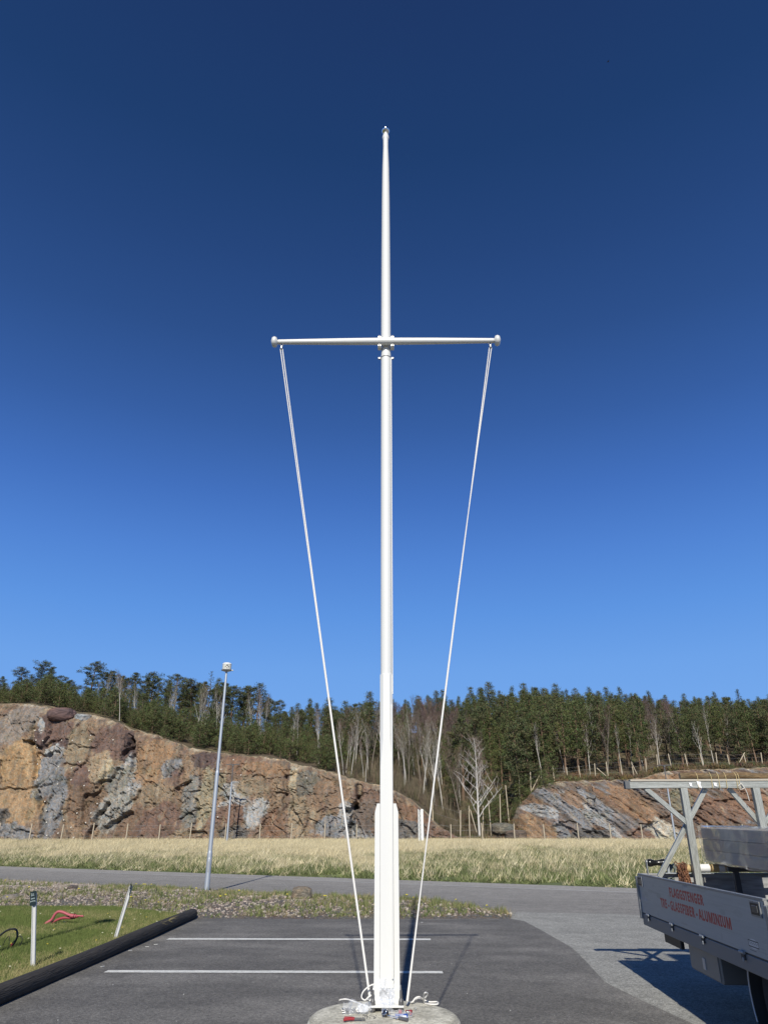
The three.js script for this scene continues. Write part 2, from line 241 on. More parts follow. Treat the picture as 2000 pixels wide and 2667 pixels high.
  for (let i = 0; i < nx; i++) for (let j = 0; j < w - 1; j++) { const a = i * w + j; idx.push(a, a + w, a + 1, a + w, a + w + 1, a + 1); }
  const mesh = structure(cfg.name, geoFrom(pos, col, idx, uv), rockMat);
  return { mesh, point };
}
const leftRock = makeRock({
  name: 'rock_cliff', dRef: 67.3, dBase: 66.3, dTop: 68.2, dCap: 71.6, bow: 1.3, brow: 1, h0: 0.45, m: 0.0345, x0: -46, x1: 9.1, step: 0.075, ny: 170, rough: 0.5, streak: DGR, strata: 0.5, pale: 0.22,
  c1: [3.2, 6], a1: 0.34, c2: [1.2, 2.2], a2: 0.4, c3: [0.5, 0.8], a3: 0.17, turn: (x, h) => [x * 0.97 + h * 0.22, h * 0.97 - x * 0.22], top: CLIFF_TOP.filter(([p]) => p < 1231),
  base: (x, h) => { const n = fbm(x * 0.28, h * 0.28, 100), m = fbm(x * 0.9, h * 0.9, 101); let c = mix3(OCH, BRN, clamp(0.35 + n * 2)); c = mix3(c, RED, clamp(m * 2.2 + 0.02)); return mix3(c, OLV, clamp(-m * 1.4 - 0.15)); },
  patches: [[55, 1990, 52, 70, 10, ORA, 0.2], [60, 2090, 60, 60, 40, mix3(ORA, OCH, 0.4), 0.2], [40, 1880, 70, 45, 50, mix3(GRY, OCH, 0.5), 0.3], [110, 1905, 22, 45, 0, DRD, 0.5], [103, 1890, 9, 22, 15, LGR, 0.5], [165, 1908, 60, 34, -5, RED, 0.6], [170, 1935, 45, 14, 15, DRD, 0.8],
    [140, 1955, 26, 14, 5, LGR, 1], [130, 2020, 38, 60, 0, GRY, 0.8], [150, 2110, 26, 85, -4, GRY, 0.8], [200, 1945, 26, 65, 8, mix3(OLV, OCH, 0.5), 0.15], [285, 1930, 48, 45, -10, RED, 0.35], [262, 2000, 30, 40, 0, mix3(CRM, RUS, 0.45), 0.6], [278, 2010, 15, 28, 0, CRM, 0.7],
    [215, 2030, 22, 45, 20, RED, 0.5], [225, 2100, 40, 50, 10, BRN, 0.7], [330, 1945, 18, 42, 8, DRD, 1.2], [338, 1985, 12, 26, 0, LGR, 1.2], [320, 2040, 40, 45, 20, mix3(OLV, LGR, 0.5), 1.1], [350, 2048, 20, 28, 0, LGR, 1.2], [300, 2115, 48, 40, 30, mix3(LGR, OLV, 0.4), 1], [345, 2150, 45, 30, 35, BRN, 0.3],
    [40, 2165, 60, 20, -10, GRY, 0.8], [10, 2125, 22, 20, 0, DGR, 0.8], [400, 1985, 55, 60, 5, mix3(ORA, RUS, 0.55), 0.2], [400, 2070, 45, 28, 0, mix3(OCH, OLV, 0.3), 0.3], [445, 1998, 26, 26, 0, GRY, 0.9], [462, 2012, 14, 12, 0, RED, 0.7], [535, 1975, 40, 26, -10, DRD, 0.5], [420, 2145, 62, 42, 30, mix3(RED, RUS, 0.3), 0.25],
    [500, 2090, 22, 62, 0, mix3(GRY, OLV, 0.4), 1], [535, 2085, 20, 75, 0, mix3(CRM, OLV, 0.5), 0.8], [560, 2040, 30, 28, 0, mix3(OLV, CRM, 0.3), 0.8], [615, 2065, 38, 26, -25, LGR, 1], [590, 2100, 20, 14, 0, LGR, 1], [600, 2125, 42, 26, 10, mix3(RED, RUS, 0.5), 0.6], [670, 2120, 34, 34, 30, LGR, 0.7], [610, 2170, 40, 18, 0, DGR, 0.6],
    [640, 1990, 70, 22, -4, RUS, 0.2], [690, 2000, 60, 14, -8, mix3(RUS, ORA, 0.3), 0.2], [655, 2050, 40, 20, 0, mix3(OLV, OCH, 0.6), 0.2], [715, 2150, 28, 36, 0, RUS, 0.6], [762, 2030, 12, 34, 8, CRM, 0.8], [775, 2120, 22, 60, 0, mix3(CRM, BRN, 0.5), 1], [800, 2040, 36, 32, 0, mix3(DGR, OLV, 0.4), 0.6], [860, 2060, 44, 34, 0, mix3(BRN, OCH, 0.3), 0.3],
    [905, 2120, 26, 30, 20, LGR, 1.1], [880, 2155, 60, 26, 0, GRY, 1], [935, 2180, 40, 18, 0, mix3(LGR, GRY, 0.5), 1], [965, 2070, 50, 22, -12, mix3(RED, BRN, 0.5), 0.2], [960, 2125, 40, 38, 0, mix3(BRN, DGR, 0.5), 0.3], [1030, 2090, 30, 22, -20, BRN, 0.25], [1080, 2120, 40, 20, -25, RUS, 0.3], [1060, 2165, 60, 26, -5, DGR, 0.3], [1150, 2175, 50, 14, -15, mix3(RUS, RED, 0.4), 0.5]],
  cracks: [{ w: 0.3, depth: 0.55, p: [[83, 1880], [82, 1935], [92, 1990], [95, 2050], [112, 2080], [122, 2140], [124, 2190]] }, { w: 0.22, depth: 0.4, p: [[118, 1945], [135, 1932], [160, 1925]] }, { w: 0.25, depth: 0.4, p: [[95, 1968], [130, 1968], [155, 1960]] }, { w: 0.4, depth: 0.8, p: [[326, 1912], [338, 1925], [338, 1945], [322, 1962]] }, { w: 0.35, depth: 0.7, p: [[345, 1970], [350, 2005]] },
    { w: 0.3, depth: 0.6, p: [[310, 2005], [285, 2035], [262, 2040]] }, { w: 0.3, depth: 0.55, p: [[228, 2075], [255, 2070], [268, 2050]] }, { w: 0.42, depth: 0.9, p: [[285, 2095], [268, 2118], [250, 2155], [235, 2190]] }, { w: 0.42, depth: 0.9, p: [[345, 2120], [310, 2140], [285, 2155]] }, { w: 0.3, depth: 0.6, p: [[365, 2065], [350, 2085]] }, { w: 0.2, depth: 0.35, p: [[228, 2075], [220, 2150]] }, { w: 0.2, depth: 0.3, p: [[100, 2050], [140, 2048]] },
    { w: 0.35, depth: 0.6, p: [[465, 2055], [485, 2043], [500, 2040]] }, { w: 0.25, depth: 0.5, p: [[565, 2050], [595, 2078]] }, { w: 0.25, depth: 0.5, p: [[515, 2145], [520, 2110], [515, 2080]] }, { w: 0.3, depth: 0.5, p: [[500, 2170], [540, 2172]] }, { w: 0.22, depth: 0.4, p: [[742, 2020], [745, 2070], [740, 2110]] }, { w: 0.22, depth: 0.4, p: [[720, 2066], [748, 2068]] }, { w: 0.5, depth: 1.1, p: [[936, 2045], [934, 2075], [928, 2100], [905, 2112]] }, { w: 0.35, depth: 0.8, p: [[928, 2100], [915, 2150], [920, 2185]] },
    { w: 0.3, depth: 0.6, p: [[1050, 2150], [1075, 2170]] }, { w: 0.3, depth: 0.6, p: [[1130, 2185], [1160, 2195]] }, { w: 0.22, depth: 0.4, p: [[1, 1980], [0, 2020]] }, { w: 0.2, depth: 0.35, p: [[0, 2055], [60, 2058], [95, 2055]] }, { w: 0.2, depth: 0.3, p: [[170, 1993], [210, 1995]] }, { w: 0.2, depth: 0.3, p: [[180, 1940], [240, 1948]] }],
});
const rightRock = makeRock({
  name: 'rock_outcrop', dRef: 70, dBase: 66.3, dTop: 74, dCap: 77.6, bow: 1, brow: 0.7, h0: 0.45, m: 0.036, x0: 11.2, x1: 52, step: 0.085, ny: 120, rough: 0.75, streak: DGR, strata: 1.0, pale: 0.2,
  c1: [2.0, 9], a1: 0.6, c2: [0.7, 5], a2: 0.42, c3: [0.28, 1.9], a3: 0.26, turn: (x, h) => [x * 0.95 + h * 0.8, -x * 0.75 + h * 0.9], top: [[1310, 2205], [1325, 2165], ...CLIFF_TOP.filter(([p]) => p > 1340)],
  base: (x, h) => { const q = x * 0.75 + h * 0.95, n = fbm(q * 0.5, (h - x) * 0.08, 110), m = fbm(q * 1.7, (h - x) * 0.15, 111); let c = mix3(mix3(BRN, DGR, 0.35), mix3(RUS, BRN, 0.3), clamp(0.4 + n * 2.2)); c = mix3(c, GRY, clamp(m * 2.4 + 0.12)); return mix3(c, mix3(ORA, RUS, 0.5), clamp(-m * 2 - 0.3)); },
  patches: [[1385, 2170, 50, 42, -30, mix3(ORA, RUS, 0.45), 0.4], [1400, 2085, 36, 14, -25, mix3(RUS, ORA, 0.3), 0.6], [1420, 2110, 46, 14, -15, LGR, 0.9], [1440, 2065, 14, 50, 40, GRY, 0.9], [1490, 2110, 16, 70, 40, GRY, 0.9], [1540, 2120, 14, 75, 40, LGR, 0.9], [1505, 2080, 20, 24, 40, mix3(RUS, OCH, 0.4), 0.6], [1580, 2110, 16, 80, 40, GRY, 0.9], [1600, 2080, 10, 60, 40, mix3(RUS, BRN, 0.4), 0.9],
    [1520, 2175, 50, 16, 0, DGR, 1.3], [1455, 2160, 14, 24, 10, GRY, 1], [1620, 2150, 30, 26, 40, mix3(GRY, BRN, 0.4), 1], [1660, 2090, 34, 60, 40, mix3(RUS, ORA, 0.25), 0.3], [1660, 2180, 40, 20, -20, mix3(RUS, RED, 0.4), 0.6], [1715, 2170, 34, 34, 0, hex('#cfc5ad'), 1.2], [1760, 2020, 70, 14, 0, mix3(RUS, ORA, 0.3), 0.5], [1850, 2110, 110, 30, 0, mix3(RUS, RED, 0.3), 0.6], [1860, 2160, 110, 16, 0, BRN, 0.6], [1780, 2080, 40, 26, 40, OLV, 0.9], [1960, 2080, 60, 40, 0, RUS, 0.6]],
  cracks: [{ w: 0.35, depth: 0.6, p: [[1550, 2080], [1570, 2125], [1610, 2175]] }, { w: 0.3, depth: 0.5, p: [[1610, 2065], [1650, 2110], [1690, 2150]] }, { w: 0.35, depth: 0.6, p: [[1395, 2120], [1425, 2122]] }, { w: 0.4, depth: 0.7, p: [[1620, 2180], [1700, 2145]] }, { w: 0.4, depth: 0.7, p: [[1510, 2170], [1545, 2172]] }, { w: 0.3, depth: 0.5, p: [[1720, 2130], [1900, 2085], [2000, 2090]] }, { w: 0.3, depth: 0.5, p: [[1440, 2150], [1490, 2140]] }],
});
{ // white heads of the rock bolts
  const boltGeo = new THREE.CylinderGeometry(0.05, 0.065, 0.06, 8).rotateX(Math.PI / 2), boltMat = M([0.62, 0.58, 0.5], 0.7);
  for (const [px, py] of [[90, 1902], [108, 1902], [89, 1917], [96, 1928], [113, 1929], [121, 1929], [158, 1927], [105, 1971], [138, 1956], [93, 1945], [175, 1952], [188, 1928], [174, 1981], [157, 1998], [191, 2001], [98, 1990], [106, 2033], [158, 2043], [191, 2032], [211, 1985], [230, 1925], [231, 1913], [290, 1925], [235, 2008], [226, 2047], [148, 2072], [125, 2088], [132, 2112], [172, 2113], [133, 2142], [176, 2136], [207, 2118], [245, 2118], [232, 2143], [196, 2155], [138, 2176], [168, 2170], [203, 2181], [256, 2093], [497, 1983], [476, 2042], [500, 2035], [605, 1977], [575, 2003], [627, 2018], [570, 2128], [611, 2152], [797, 2025], [912, 2101]]) {
    const p = at(px, py, 67.3), q = leftRock.point(p.x, p.y), b = part(leftRock.mesh, 'rock_bolt', boltGeo, boltMat); b.position.set(q.x, q.y, q.z + 0.03);
  }
}
const surfaceRock = (seed, r, sy) => { const g = new THREE.IcosahedronGeometry(1, 4), p = g.attributes.position; for (let i = 0; i < p.count; i++) { const v = V(p.getX(i), p.getY(i), p.getZ(i)), e = v.clone().addScalar(seed * 3.1), vv = voronoi(e.x * 1.4 + e.z, e.y * 1.4 - e.z * 0.7, seed), k = 1 + 0.35 * fbm(e.x * 0.9, e.y * 0.9, e.z * 0.9) + 0.16 * (hash2(...vv.id, seed) - 0.5); const bl = (t) => Math.sign(t) * Math.pow(Math.abs(t), 0.62); p.setXYZ(i, bl(v.x) * k * r, bl(v.y) * k * r * sy, bl(v.z) * k * r); } g.computeVertexNormals(); return g; };
function boulder(px, py, d, r, sy, color, label, seed, h) { const p = at(px, py, d); const m = single('boulder', surfaceRock(seed, r, sy), M(color, 0.95, 0, { map: rockGrain, bumpMap: rockBump, bumpScale: 0.03 }), label, 'boulder'); m.position.set(p.x, h ?? p.y, p.z); m.rotation.y = seed; return m; }
boulder(160, 1864, 68.9, 1.25, 0.55, scale3(DRD, 1.4), 'dark red boulder on the brink of the cliff left of the grey one', 2);
boulder(216, 1874, 69, 0.75, 0.7, LGR, 'pale grey boulder on the cliff brink among young pines', 4);
boulder(1310, 2160, 69, 0.9, 0.6, mix3(DGR, OLV, 0.4), 'grey boulder in the gully between the two rock faces', 5);
boulder(1345, 2178, 67, 0.8, 0.6, mix3(DGR, BRN, 0.5), 'brown boulder at the left foot of the slanted outcrop', 7);

// ---------------------------------------------------------------- trees
const wood = { pine: M([0.2, 0.13, 0.085], 0.95), spruce: M([0.12, 0.095, 0.075], 0.95), birch: M([0.46, 0.43, 0.38], 0.9), bare: M([0.22, 0.185, 0.15], 0.95) };
const leaf = new THREE.MeshStandardMaterial({ vertexColors: true, roughness: 0.85 });
class Tris { // loose triangles with colours
  constructor() { this.p = []; this.c = []; }
  tri(a, b, c, col) { this.p.push(...a, ...b, ...c); this.c.push(...col, ...col, ...col); }
  tuft(r, x, y, z, len, wid, col, up = 0.3) { const th = r() * 6.283, u = r() * 2 - 1 + up, s = Math.sqrt(Math.max(0.05, 1 - Math.min(1, u * u))), dx = Math.cos(th) * s * len, dy = u * len * 0.8, dz = Math.sin(th) * s * len, ph = r() * 6.283, wx = Math.cos(ph) * wid, wy = (r() - 0.5) * wid, wz = Math.sin(ph) * wid; this.tri([x - wx, y - wy, z - wz], [x + wx, y + wy, z + wz], [x + dx, y + dy, z + dz], col); }
  geo() { return geoFrom(this.p, this.c); }
}
function limb(points, r0, r1, sides = 5) { const pos = [], idx = [], n = points.length; for (let i = 0; i < n; i++) { const a = points[Math.max(0, i - 1)], b = points[Math.min(n - 1, i + 1)], t = b.clone().sub(a).normalize(), u = Math.abs(t.y) > 0.9 ? V(1, 0, 0) : V(0, 1, 0), x = u.clone().cross(t).normalize(), y = t.clone().cross(x), r = lerp(r0, r1, i / (n - 1)); for (let k = 0; k < sides; k++) { const a2 = k / sides * 6.283, q = points[i].clone().addScaledVector(x, Math.cos(a2) * r).addScaledVector(y, Math.sin(a2) * r); pos.push(q.x, q.y, q.z); if (i < n - 1) { const a0 = i * sides + k, b0 = i * sides + (k + 1) % sides; idx.push(a0, b0, a0 + sides, b0, b0 + sides, a0 + sides); } } } return geoFrom(pos, null, idx); }
function conifer(o) { // Scots pine or spruce: whorls of limbs that carry clumps of needles
  const r = mulberry(o.seed), T = new Tris(), limbs = [], h = o.h, tp = [];
  for (let i = 0; i <= 8; i++) { const t = i / 8; tp.push(V(o.bend * Math.sin(t * 2.2 + o.seed) * t + (o.lean ?? 0) * t * t, t * h * 0.985, o.bend * Math.cos(t * 1.7 + o.seed) * t)); }
  const trunkAt = (t) => { const s = clamp(t, 0, 0.999) * 8, i = Math.floor(s); return tp[i].clone().lerp(tp[i + 1], s - i); };
  limbs.push(limb(tp, o.girth, o.girth * 0.16, 7));
  const clump = (c, s, n) => { const shade = 0.72 + r() * 0.56, yel = r() * 0.3; for (let k = 0; k < n; k++) { const th = r() * 6.283, u = r() * 2 - 1, q = Math.cbrt(r()), sq = Math.sqrt(1 - u * u), col = [o.col[0] * shade * (0.8 + r() * 0.45 + yel), o.col[1] * shade * (0.8 + r() * 0.4), o.col[2] * shade * (0.8 + r() * 0.4)]; T.tuft(r, c.x + Math.cos(th) * sq * q * s, c.y + u * q * s * o.flat, c.z + Math.sin(th) * sq * q * s, o.needle * (0.7 + r() * 0.6), o.needle * 0.2, col, 0.35); } };
  for (let k = 0; k < o.limbs; k++) {
    const t = o.base + (1 - o.base) * Math.pow((k + r() * 0.9) / o.limbs, o.pack), L = o.spread * o.shape((t - o.base) / (1 - o.base)) * (0.45 + r() * 0.8), az = k * 2.399 + r() * 0.8, s = trunkAt(t);
    const side = o.wind ? 1 + o.wind * Math.cos(az) : 1, e = s.clone().add(V(Math.cos(az) * L * side, L * (o.rise + (r() - 0.5) * 0.25), Math.sin(az) * L)), m = s.clone().lerp(e, 0.5).add(V(0, -0.06 * L, 0));
    if (L > 0.35) limbs.push(limb([s, m, e], o.girth * 0.22 * (1 - t * 0.6) + 0.012, 0.01, 4));
    const n = Math.max(1, Math.round(L * o.clumps)); for (let q = 0; q < n; q++) { const f = 0.35 + 0.7 * (q + r()) / n, c = s.clone().lerp(e, Math.min(1, f)).add(V((r() - 0.5) * 0.4 * L, (r() - 0.4) * 0.22 * L, (r() - 0.5) * 0.4 * L)); clump(c, o.clumpR * (0.7 + r() * 0.6), o.tufts); }
  }
  clump(trunkAt(0.99), o.clumpR * 0.7, o.tufts);
  for (let k = 0; k < (o.dead ?? 0); k++) { const t = 0.12 + r() * (o.base - 0.1), s = trunkAt(t), az = r() * 6.283, L = 0.4 + r() * 1.1; limbs.push(limb([s, s.clone().add(V(Math.cos(az) * L, L * 0.1, Math.sin(az) * L))], 0.025, 0.006, 3)); }
  return { h, trunk: mergeGeometries(limbs.map(plain)), crown: T.geo(), bark: o.bark ?? wood.pine };
}
function deciduous(o) { // bare or budding birch: forked limbs and fine twigs
  const r = mulberry(o.seed), T = new Tris(), limbs = [];
  const grow = (s, dir, L, rad, lev) => {
    const n = 4, pts = [s]; let q = s.clone(), d = dir.clone(); for (let i = 0; i < n; i++) { d.add(V((r() - 0.5) * (lev ? 0.5 : 0.2), (lev ? 0.09 : 0) * o.up, (r() - 0.5) * (lev ? 0.5 : 0.2))).normalize(); q = q.clone().addScaledVector(d, L / n); pts.push(q); }
    limbs.push(limb(pts, rad, Math.max(0.006, rad * (lev ? 0.35 : 0.12)), lev ? 4 : 7));
    if (lev < 2) { const m = lev ? o.sub : o.limbs; for (let k = 0; k < m; k++) { const t = (lev ? 0.25 : o.base) + (lev ? 0.7 : 1 - o.base - 0.04) * (k + r()) / m, f = t * n, i = Math.min(n - 1, Math.floor(f)), p = pts[i].clone().lerp(pts[i + 1], f - i), az = k * 2.4 + r(), spread = o.open * (0.7 + r() * 0.5), nd = V(Math.cos(az) * spread, 1 - spread * 0.35, Math.sin(az) * spread).normalize().lerp(d, 0.2).normalize(); grow(p, nd, L * (lev ? 0.42 : o.reach) * (lev ? 1 : 1.15 - 0.85 * t) * (0.7 + r() * 0.5), rad * (lev ? 0.5 : 0.42 * (1.1 - t)), lev + 1); } }
    if (lev) for (let k = 0; k < o.twigs; k++) { const p = pts[1 + Math.floor(r() * n)], a = r() * 6.283, l = 0.3 + r() * 0.55, e = [p.x + Math.cos(a) * l * 0.7, p.y + l * (r() * 1.1 - 0.25), p.z + Math.sin(a) * l * 0.7], w = 0.011; T.tri([p.x - w, p.y, p.z], [p.x + w, p.y, p.z + w], e, scale3(o.twig, 0.7 + r() * 0.6)); if (o.bud) for (let m = 0; m < o.bud; m++) { const f = r(); T.tuft(r, lerp(p.x, e[0], f) + (r() - 0.5) * 0.25, lerp(p.y, e[1], f) + (r() - 0.5) * 0.25, lerp(p.z, e[2], f) + (r() - 0.5) * 0.25, 0.06, 0.025, scale3(o.leaf, 0.7 + r() * 0.6)); } }
  };
  grow(V(0, 0, 0), V(o.lean ?? 0, 1, 0).normalize(), o.h, o.girth, 0);
  return { h: o.h, trunk: mergeGeometries(limbs.map(plain)), crown: T.geo(), bark: o.bark };
}
const pineShape = (t) => (0.25 + 0.75 * Math.pow(Math.max(0, 1 - t), 0.55)) * (0.75 + 0.35 * Math.sin(t * 9 + 1)) * Math.min(1, 0.55 + t * 2.2), dome = (t) => Math.sqrt(Math.max(0, 1 - Math.pow(t * 1.02, 2.2))) * (0.55 + 0.6 * Math.min(1, t * 2.2)), cone = (t) => Math.pow(1 - t, 0.85) + 0.08, ovate = (t) => Math.pow(Math.max(0, 1 - t), 0.6) * (0.7 + 0.5 * Math.min(1, t * 3)) + 0.06;
const PG = [0.07, 0.093, 0.036], PG2 = [0.07, 0.1, 0.032], YG = [0.08, 0.112, 0.034], SG = [0.045, 0.066, 0.03];
const pineBase = { girth: 0.17, bend: 0.35, limbs: 34, pack: 0.85, spread: 2.5, shape: pineShape, rise: 0.2, clumps: 1.7, clumpR: 0.5, tufts: 62, needle: 0.26, flat: 0.6, base: 0.32, col: PG, dead: 8, h: 9 };
const P = {
  pineA: conifer({ ...pineBase, seed: 1, spread: 3.1, wind: 0.35, lean: 0.8 }), pineB: conifer({ ...pineBase, seed: 2, base: 0.3, spread: 2.7 }), pineC: conifer({ ...pineBase, seed: 3, base: 0.36, spread: 2.3, limbs: 28 }), pineD: conifer({ ...pineBase, seed: 4, base: 0.25, spread: 2.0, limbs: 40 }), pineFlat: conifer({ ...pineBase, seed: 5, base: 0.6, spread: 3.0, limbs: 20, lean: -0.6 }),
  fir1: conifer({ ...pineBase, seed: 11, h: 10, base: 0.16, spread: 1.75, shape: ovate, limbs: 58, clumps: 2.0, tufts: 34, clumpR: 0.5, flat: 0.7, col: PG2, girth: 0.15 }), fir2: conifer({ ...pineBase, seed: 12, h: 10, base: 0.25, spread: 1.55, shape: cone, limbs: 50, clumps: 2.1, tufts: 34, clumpR: 0.46, flat: 0.7, col: PG2, girth: 0.14 }), fir3: conifer({ ...pineBase, seed: 13, h: 10, base: 0.12, spread: 1.9, shape: ovate, limbs: 58, clumps: 1.9, tufts: 36, clumpR: 0.52, flat: 0.65, col: PG, girth: 0.16 }), fir4: conifer({ ...pineBase, seed: 14, h: 10, base: 0.3, spread: 1.6, shape: ovate, limbs: 40, clumps: 2.0, tufts: 36, clumpR: 0.5, flat: 0.65, col: YG, girth: 0.14 }),
  spruce: conifer({ ...pineBase, seed: 21, h: 10, base: 0.08, spread: 1.7, shape: cone, rise: -0.18, limbs: 80, clumps: 2.2, tufts: 22, clumpR: 0.3, flat: 0.5, needle: 0.2, col: SG, girth: 0.15, bend: 0.04, dead: 0, bark: wood.spruce }), thinSpruce: conifer({ ...pineBase, seed: 22, h: 10, base: 0.15, spread: 1.5, shape: cone, rise: -0.05, limbs: 46, clumps: 1.7, tufts: 13, clumpR: 0.26, flat: 0.4, needle: 0.18, col: SG, girth: 0.1, bend: 0.04, dead: 6, bark: wood.spruce }),
  young1: conifer({ ...pineBase, seed: 31, h: 4, base: 0.04, spread: 1.35, shape: ovate, rise: 0.3, limbs: 40, clumps: 2.6, tufts: 24, clumpR: 0.36, flat: 0.8, needle: 0.2, col: YG, girth: 0.06, dead: 0 }), young2: conifer({ ...pineBase, seed: 32, h: 4, base: 0.04, spread: 1.6, shape: ovate, rise: 0.25, limbs: 40, clumps: 2.3, tufts: 26, clumpR: 0.38, flat: 0.8, needle: 0.2, col: PG2, girth: 0.06, dead: 0 }), young3: conifer({ ...pineBase, seed: 33, h: 4, base: 0.03, spread: 1.2, shape: cone, rise: 0.3, limbs: 44, clumps: 2.8, tufts: 22, clumpR: 0.33, flat: 0.9, needle: 0.2, col: YG, girth: 0.06, dead: 0 }),
  birchA: deciduous({ seed: 41, h: 8, girth: 0.085, limbs: 18, base: 0.35, open: 0.62, reach: 0.36, sub: 4, twigs: 7, up: 1, twig: [0.16, 0.1, 0.075], bark: wood.birch }), birchB: deciduous({ seed: 42, h: 8, girth: 0.07, limbs: 15, base: 0.45, open: 0.45, reach: 0.32, sub: 4, twigs: 7, up: 1.2, twig: [0.17, 0.105, 0.08], bark: wood.birch, lean: 0.1 }), birchBud: deciduous({ seed: 43, h: 8, girth: 0.075, limbs: 18, base: 0.35, open: 0.5, reach: 0.36, sub: 5, twigs: 6, bud: 2, leaf: [0.16, 0.165, 0.045], up: 1, twig: [0.15, 0.11, 0.06], bark: wood.birch }),
  birchWide: deciduous({ seed: 45, h: 8, girth: 0.11, limbs: 24, base: 0.22, open: 0.95, reach: 0.36, sub: 5, twigs: 5, up: 0.45, twig: [0.26, 0.2, 0.17], bark: M([0.6, 0.57, 0.52], 0.85) }), bareA: deciduous({ seed: 51, h: 8, girth: 0.07, limbs: 16, base: 0.3, open: 0.5, reach: 0.34, sub: 5, twigs: 9, up: 1.2, twig: [0.135, 0.09, 0.07], bark: wood.bare }), bareB: deciduous({ seed: 52, h: 8, girth: 0.06, limbs: 14, base: 0.4, open: 0.4, reach: 0.32, sub: 5, twigs: 9, up: 1.3, twig: [0.16, 0.095, 0.085], bark: wood.bare }),
};
function plant(proto, name, label, category, x, d, height, turn, group, sink = 0.15, wide = 1) {
  const t = thing(name, label, category, [x, terrain(x, d) - sink, -d], turn, group), s = height / proto.h; t.scale.set(wide * s * (0.88 + 0.24 * hash2(Math.round(x * 10), Math.round(d * 10), 1)), s, s * wide);
  part(t, 'trunk', proto.trunk, proto.bark); part(t, 'crown', proto.crown, leaf); return t;
}
function plantByTop(proto, name, label, category, px, py, d, turn, group, wide = 1) { const p = at(px, py, d), g = terrain(p.x, d); return plant(proto, name, label, category, p.x, d, Math.max(1.5, p.y - g + 0.15), turn, group, 0.15, wide); }
const SKYLINE = [[0, 1770], [60, 1742], [105, 1724], [150, 1762], [200, 1775], [250, 1728], [300, 1748], [330, 1775], [350, 1755], [410, 1758], [465, 1757], [505, 1770], [553, 1748], [600, 1790], [675, 1782], [720, 1850], [735, 1828], [770, 1834], [810, 1822], [862, 1820], [905, 1828], [960, 1806], [985, 1830], [1030, 1822], [1085, 1814], [1135, 1802], [1155, 1800], [1190, 1816], [1225, 1792], [1273, 1780], [1330, 1792], [1365, 1782], [1450, 1784], [1500, 1794], [1580, 1792], [1690, 1800], [1730, 1810], [1810, 1815], [1860, 1804], [1918, 1800], [1950, 1818], [2000, 1806], [2300, 1800]];
const nearest = 'above the rock cliff';
for (const [proto, name, label, px, py, d, turn] of [
  ['pineA', 'pine_tree', 'broad wind-swept pine above the cliff, second from the left picture edge', 108, 1722, 88, 0], ['pineB', 'pine_tree', 'dense pine left of the broad wind-swept pine', 66, 1738, 87, 1], ['pineFlat', 'pine_tree', 'low flat-topped pine right of the wind-swept pine', 155, 1762, 90, 2], ['pineD', 'pine_tree', 'small pine top at the left picture edge', 8, 1762, 88, 1],
  ['pineB', 'pine_tree', 'tall rounded pine with forked pale trunk on left skyline', 252, 1726, 88, 3], ['pineC', 'pine_tree', 'pine close right of the tall rounded one', 300, 1748, 90, 0.5], ['pineD', 'pine_tree', 'narrow pine above the bare white birches', 352, 1752, 91, 2.1], ['pineA', 'pine_tree', 'loose pine with a stubby dead limb on its trunk', 408, 1756, 89, 4.2], ['pineC', 'pine_tree', 'upright pine left of the thin spruce', 463, 1755, 91, 5], ['pineB', 'pine_tree', 'leaning pine just left of the thin spruce', 507, 1768, 90, 0.8],
  ['thinSpruce', 'spruce_tree', 'thin see-through spruce beside the lamp head on the skyline', 553, 1747, 92, 0], ['pineD', 'pine_tree', 'pine between the thin spruce and the lamp pole', 578, 1778, 92, 1.8], ['pineB', 'pine_tree', 'pine right behind the tall lamp pole', 612, 1790, 90, 2.6], ['pineC', 'pine_tree', 'rounded pine right of the lamp pole', 642, 1786, 92, 3.3], ['fir3', 'pine_tree', 'tall dense dark pine standing clear of its neighbours left of the halyard', 674, 1779, 90, 0], ['pineC', 'pine_tree', 'loose pine half behind the left halyard', 732, 1824, 96, 1],
  ['fir1', 'pine_tree', 'twin-looking pine right of the left halyard', 772, 1832, 98, 1], ['fir2', 'pine_tree', 'pointed pine between halyard and flagpole', 808, 1820, 98, 2], ['fir3', 'pine_tree', 'bushy pine midway between left halyard and flagpole', 861, 1818, 98, 3], ['fir1', 'pine_tree', 'slender pine left of the flagpole, lower than its neighbours', 905, 1826, 100, 4], ['fir3', 'pine_tree', 'highest bushy pine just left of the flagpole', 960, 1803, 100, 5], ['fir2', 'pine_tree', 'narrow pine touching the left side of the flagpole', 986, 1828, 104, 1],
  ['spruce', 'spruce_tree', 'dark pointed spruce rising above the forest near right edge', 1918, 1794, 120, 0], ['spruce', 'spruce_tree', 'brownish green spruce in the gully forest right of the flagpole', 1203, 1850, 104, 2], ['fir3', 'pine_tree', 'big dark pine right of the white birch in the gully', 1335, 1880, 78, 1], ['pineD', 'pine_tree', 'large dark pine with a bare grey trunk at the outcrop corner', 1362, 1872, 79, 4],
]) plantByTop(P[proto], name, label, name === 'pine_tree' ? 'pine' : 'spruce', px, py, d, turn, 'trees on the wooded ridge', px < 720 && name === 'pine_tree' ? 1.4 : 1.1);
plantByTop(P.birchWide, 'birch_tree', 'bare white birch with spreading limbs in the gully', 'birch', 1236, 1925, 71, 0.6);
plantByTop(P.birchB, 'birch_tree', 'leaning bare birch at the top left of the slanted outcrop', 'birch', 1402, 1885, 78, 2.2);
plantByTop(P.birchBud, 'birch_tree', 'budding birch right of the flagpole behind the cliff end', 'birch', 1052, 1905, 76, 1);
plantByTop(P.birchA, 'birch_tree', 'forked bare birch between left halyard and flagpole', 'birch', 912, 1890, 77, 1);
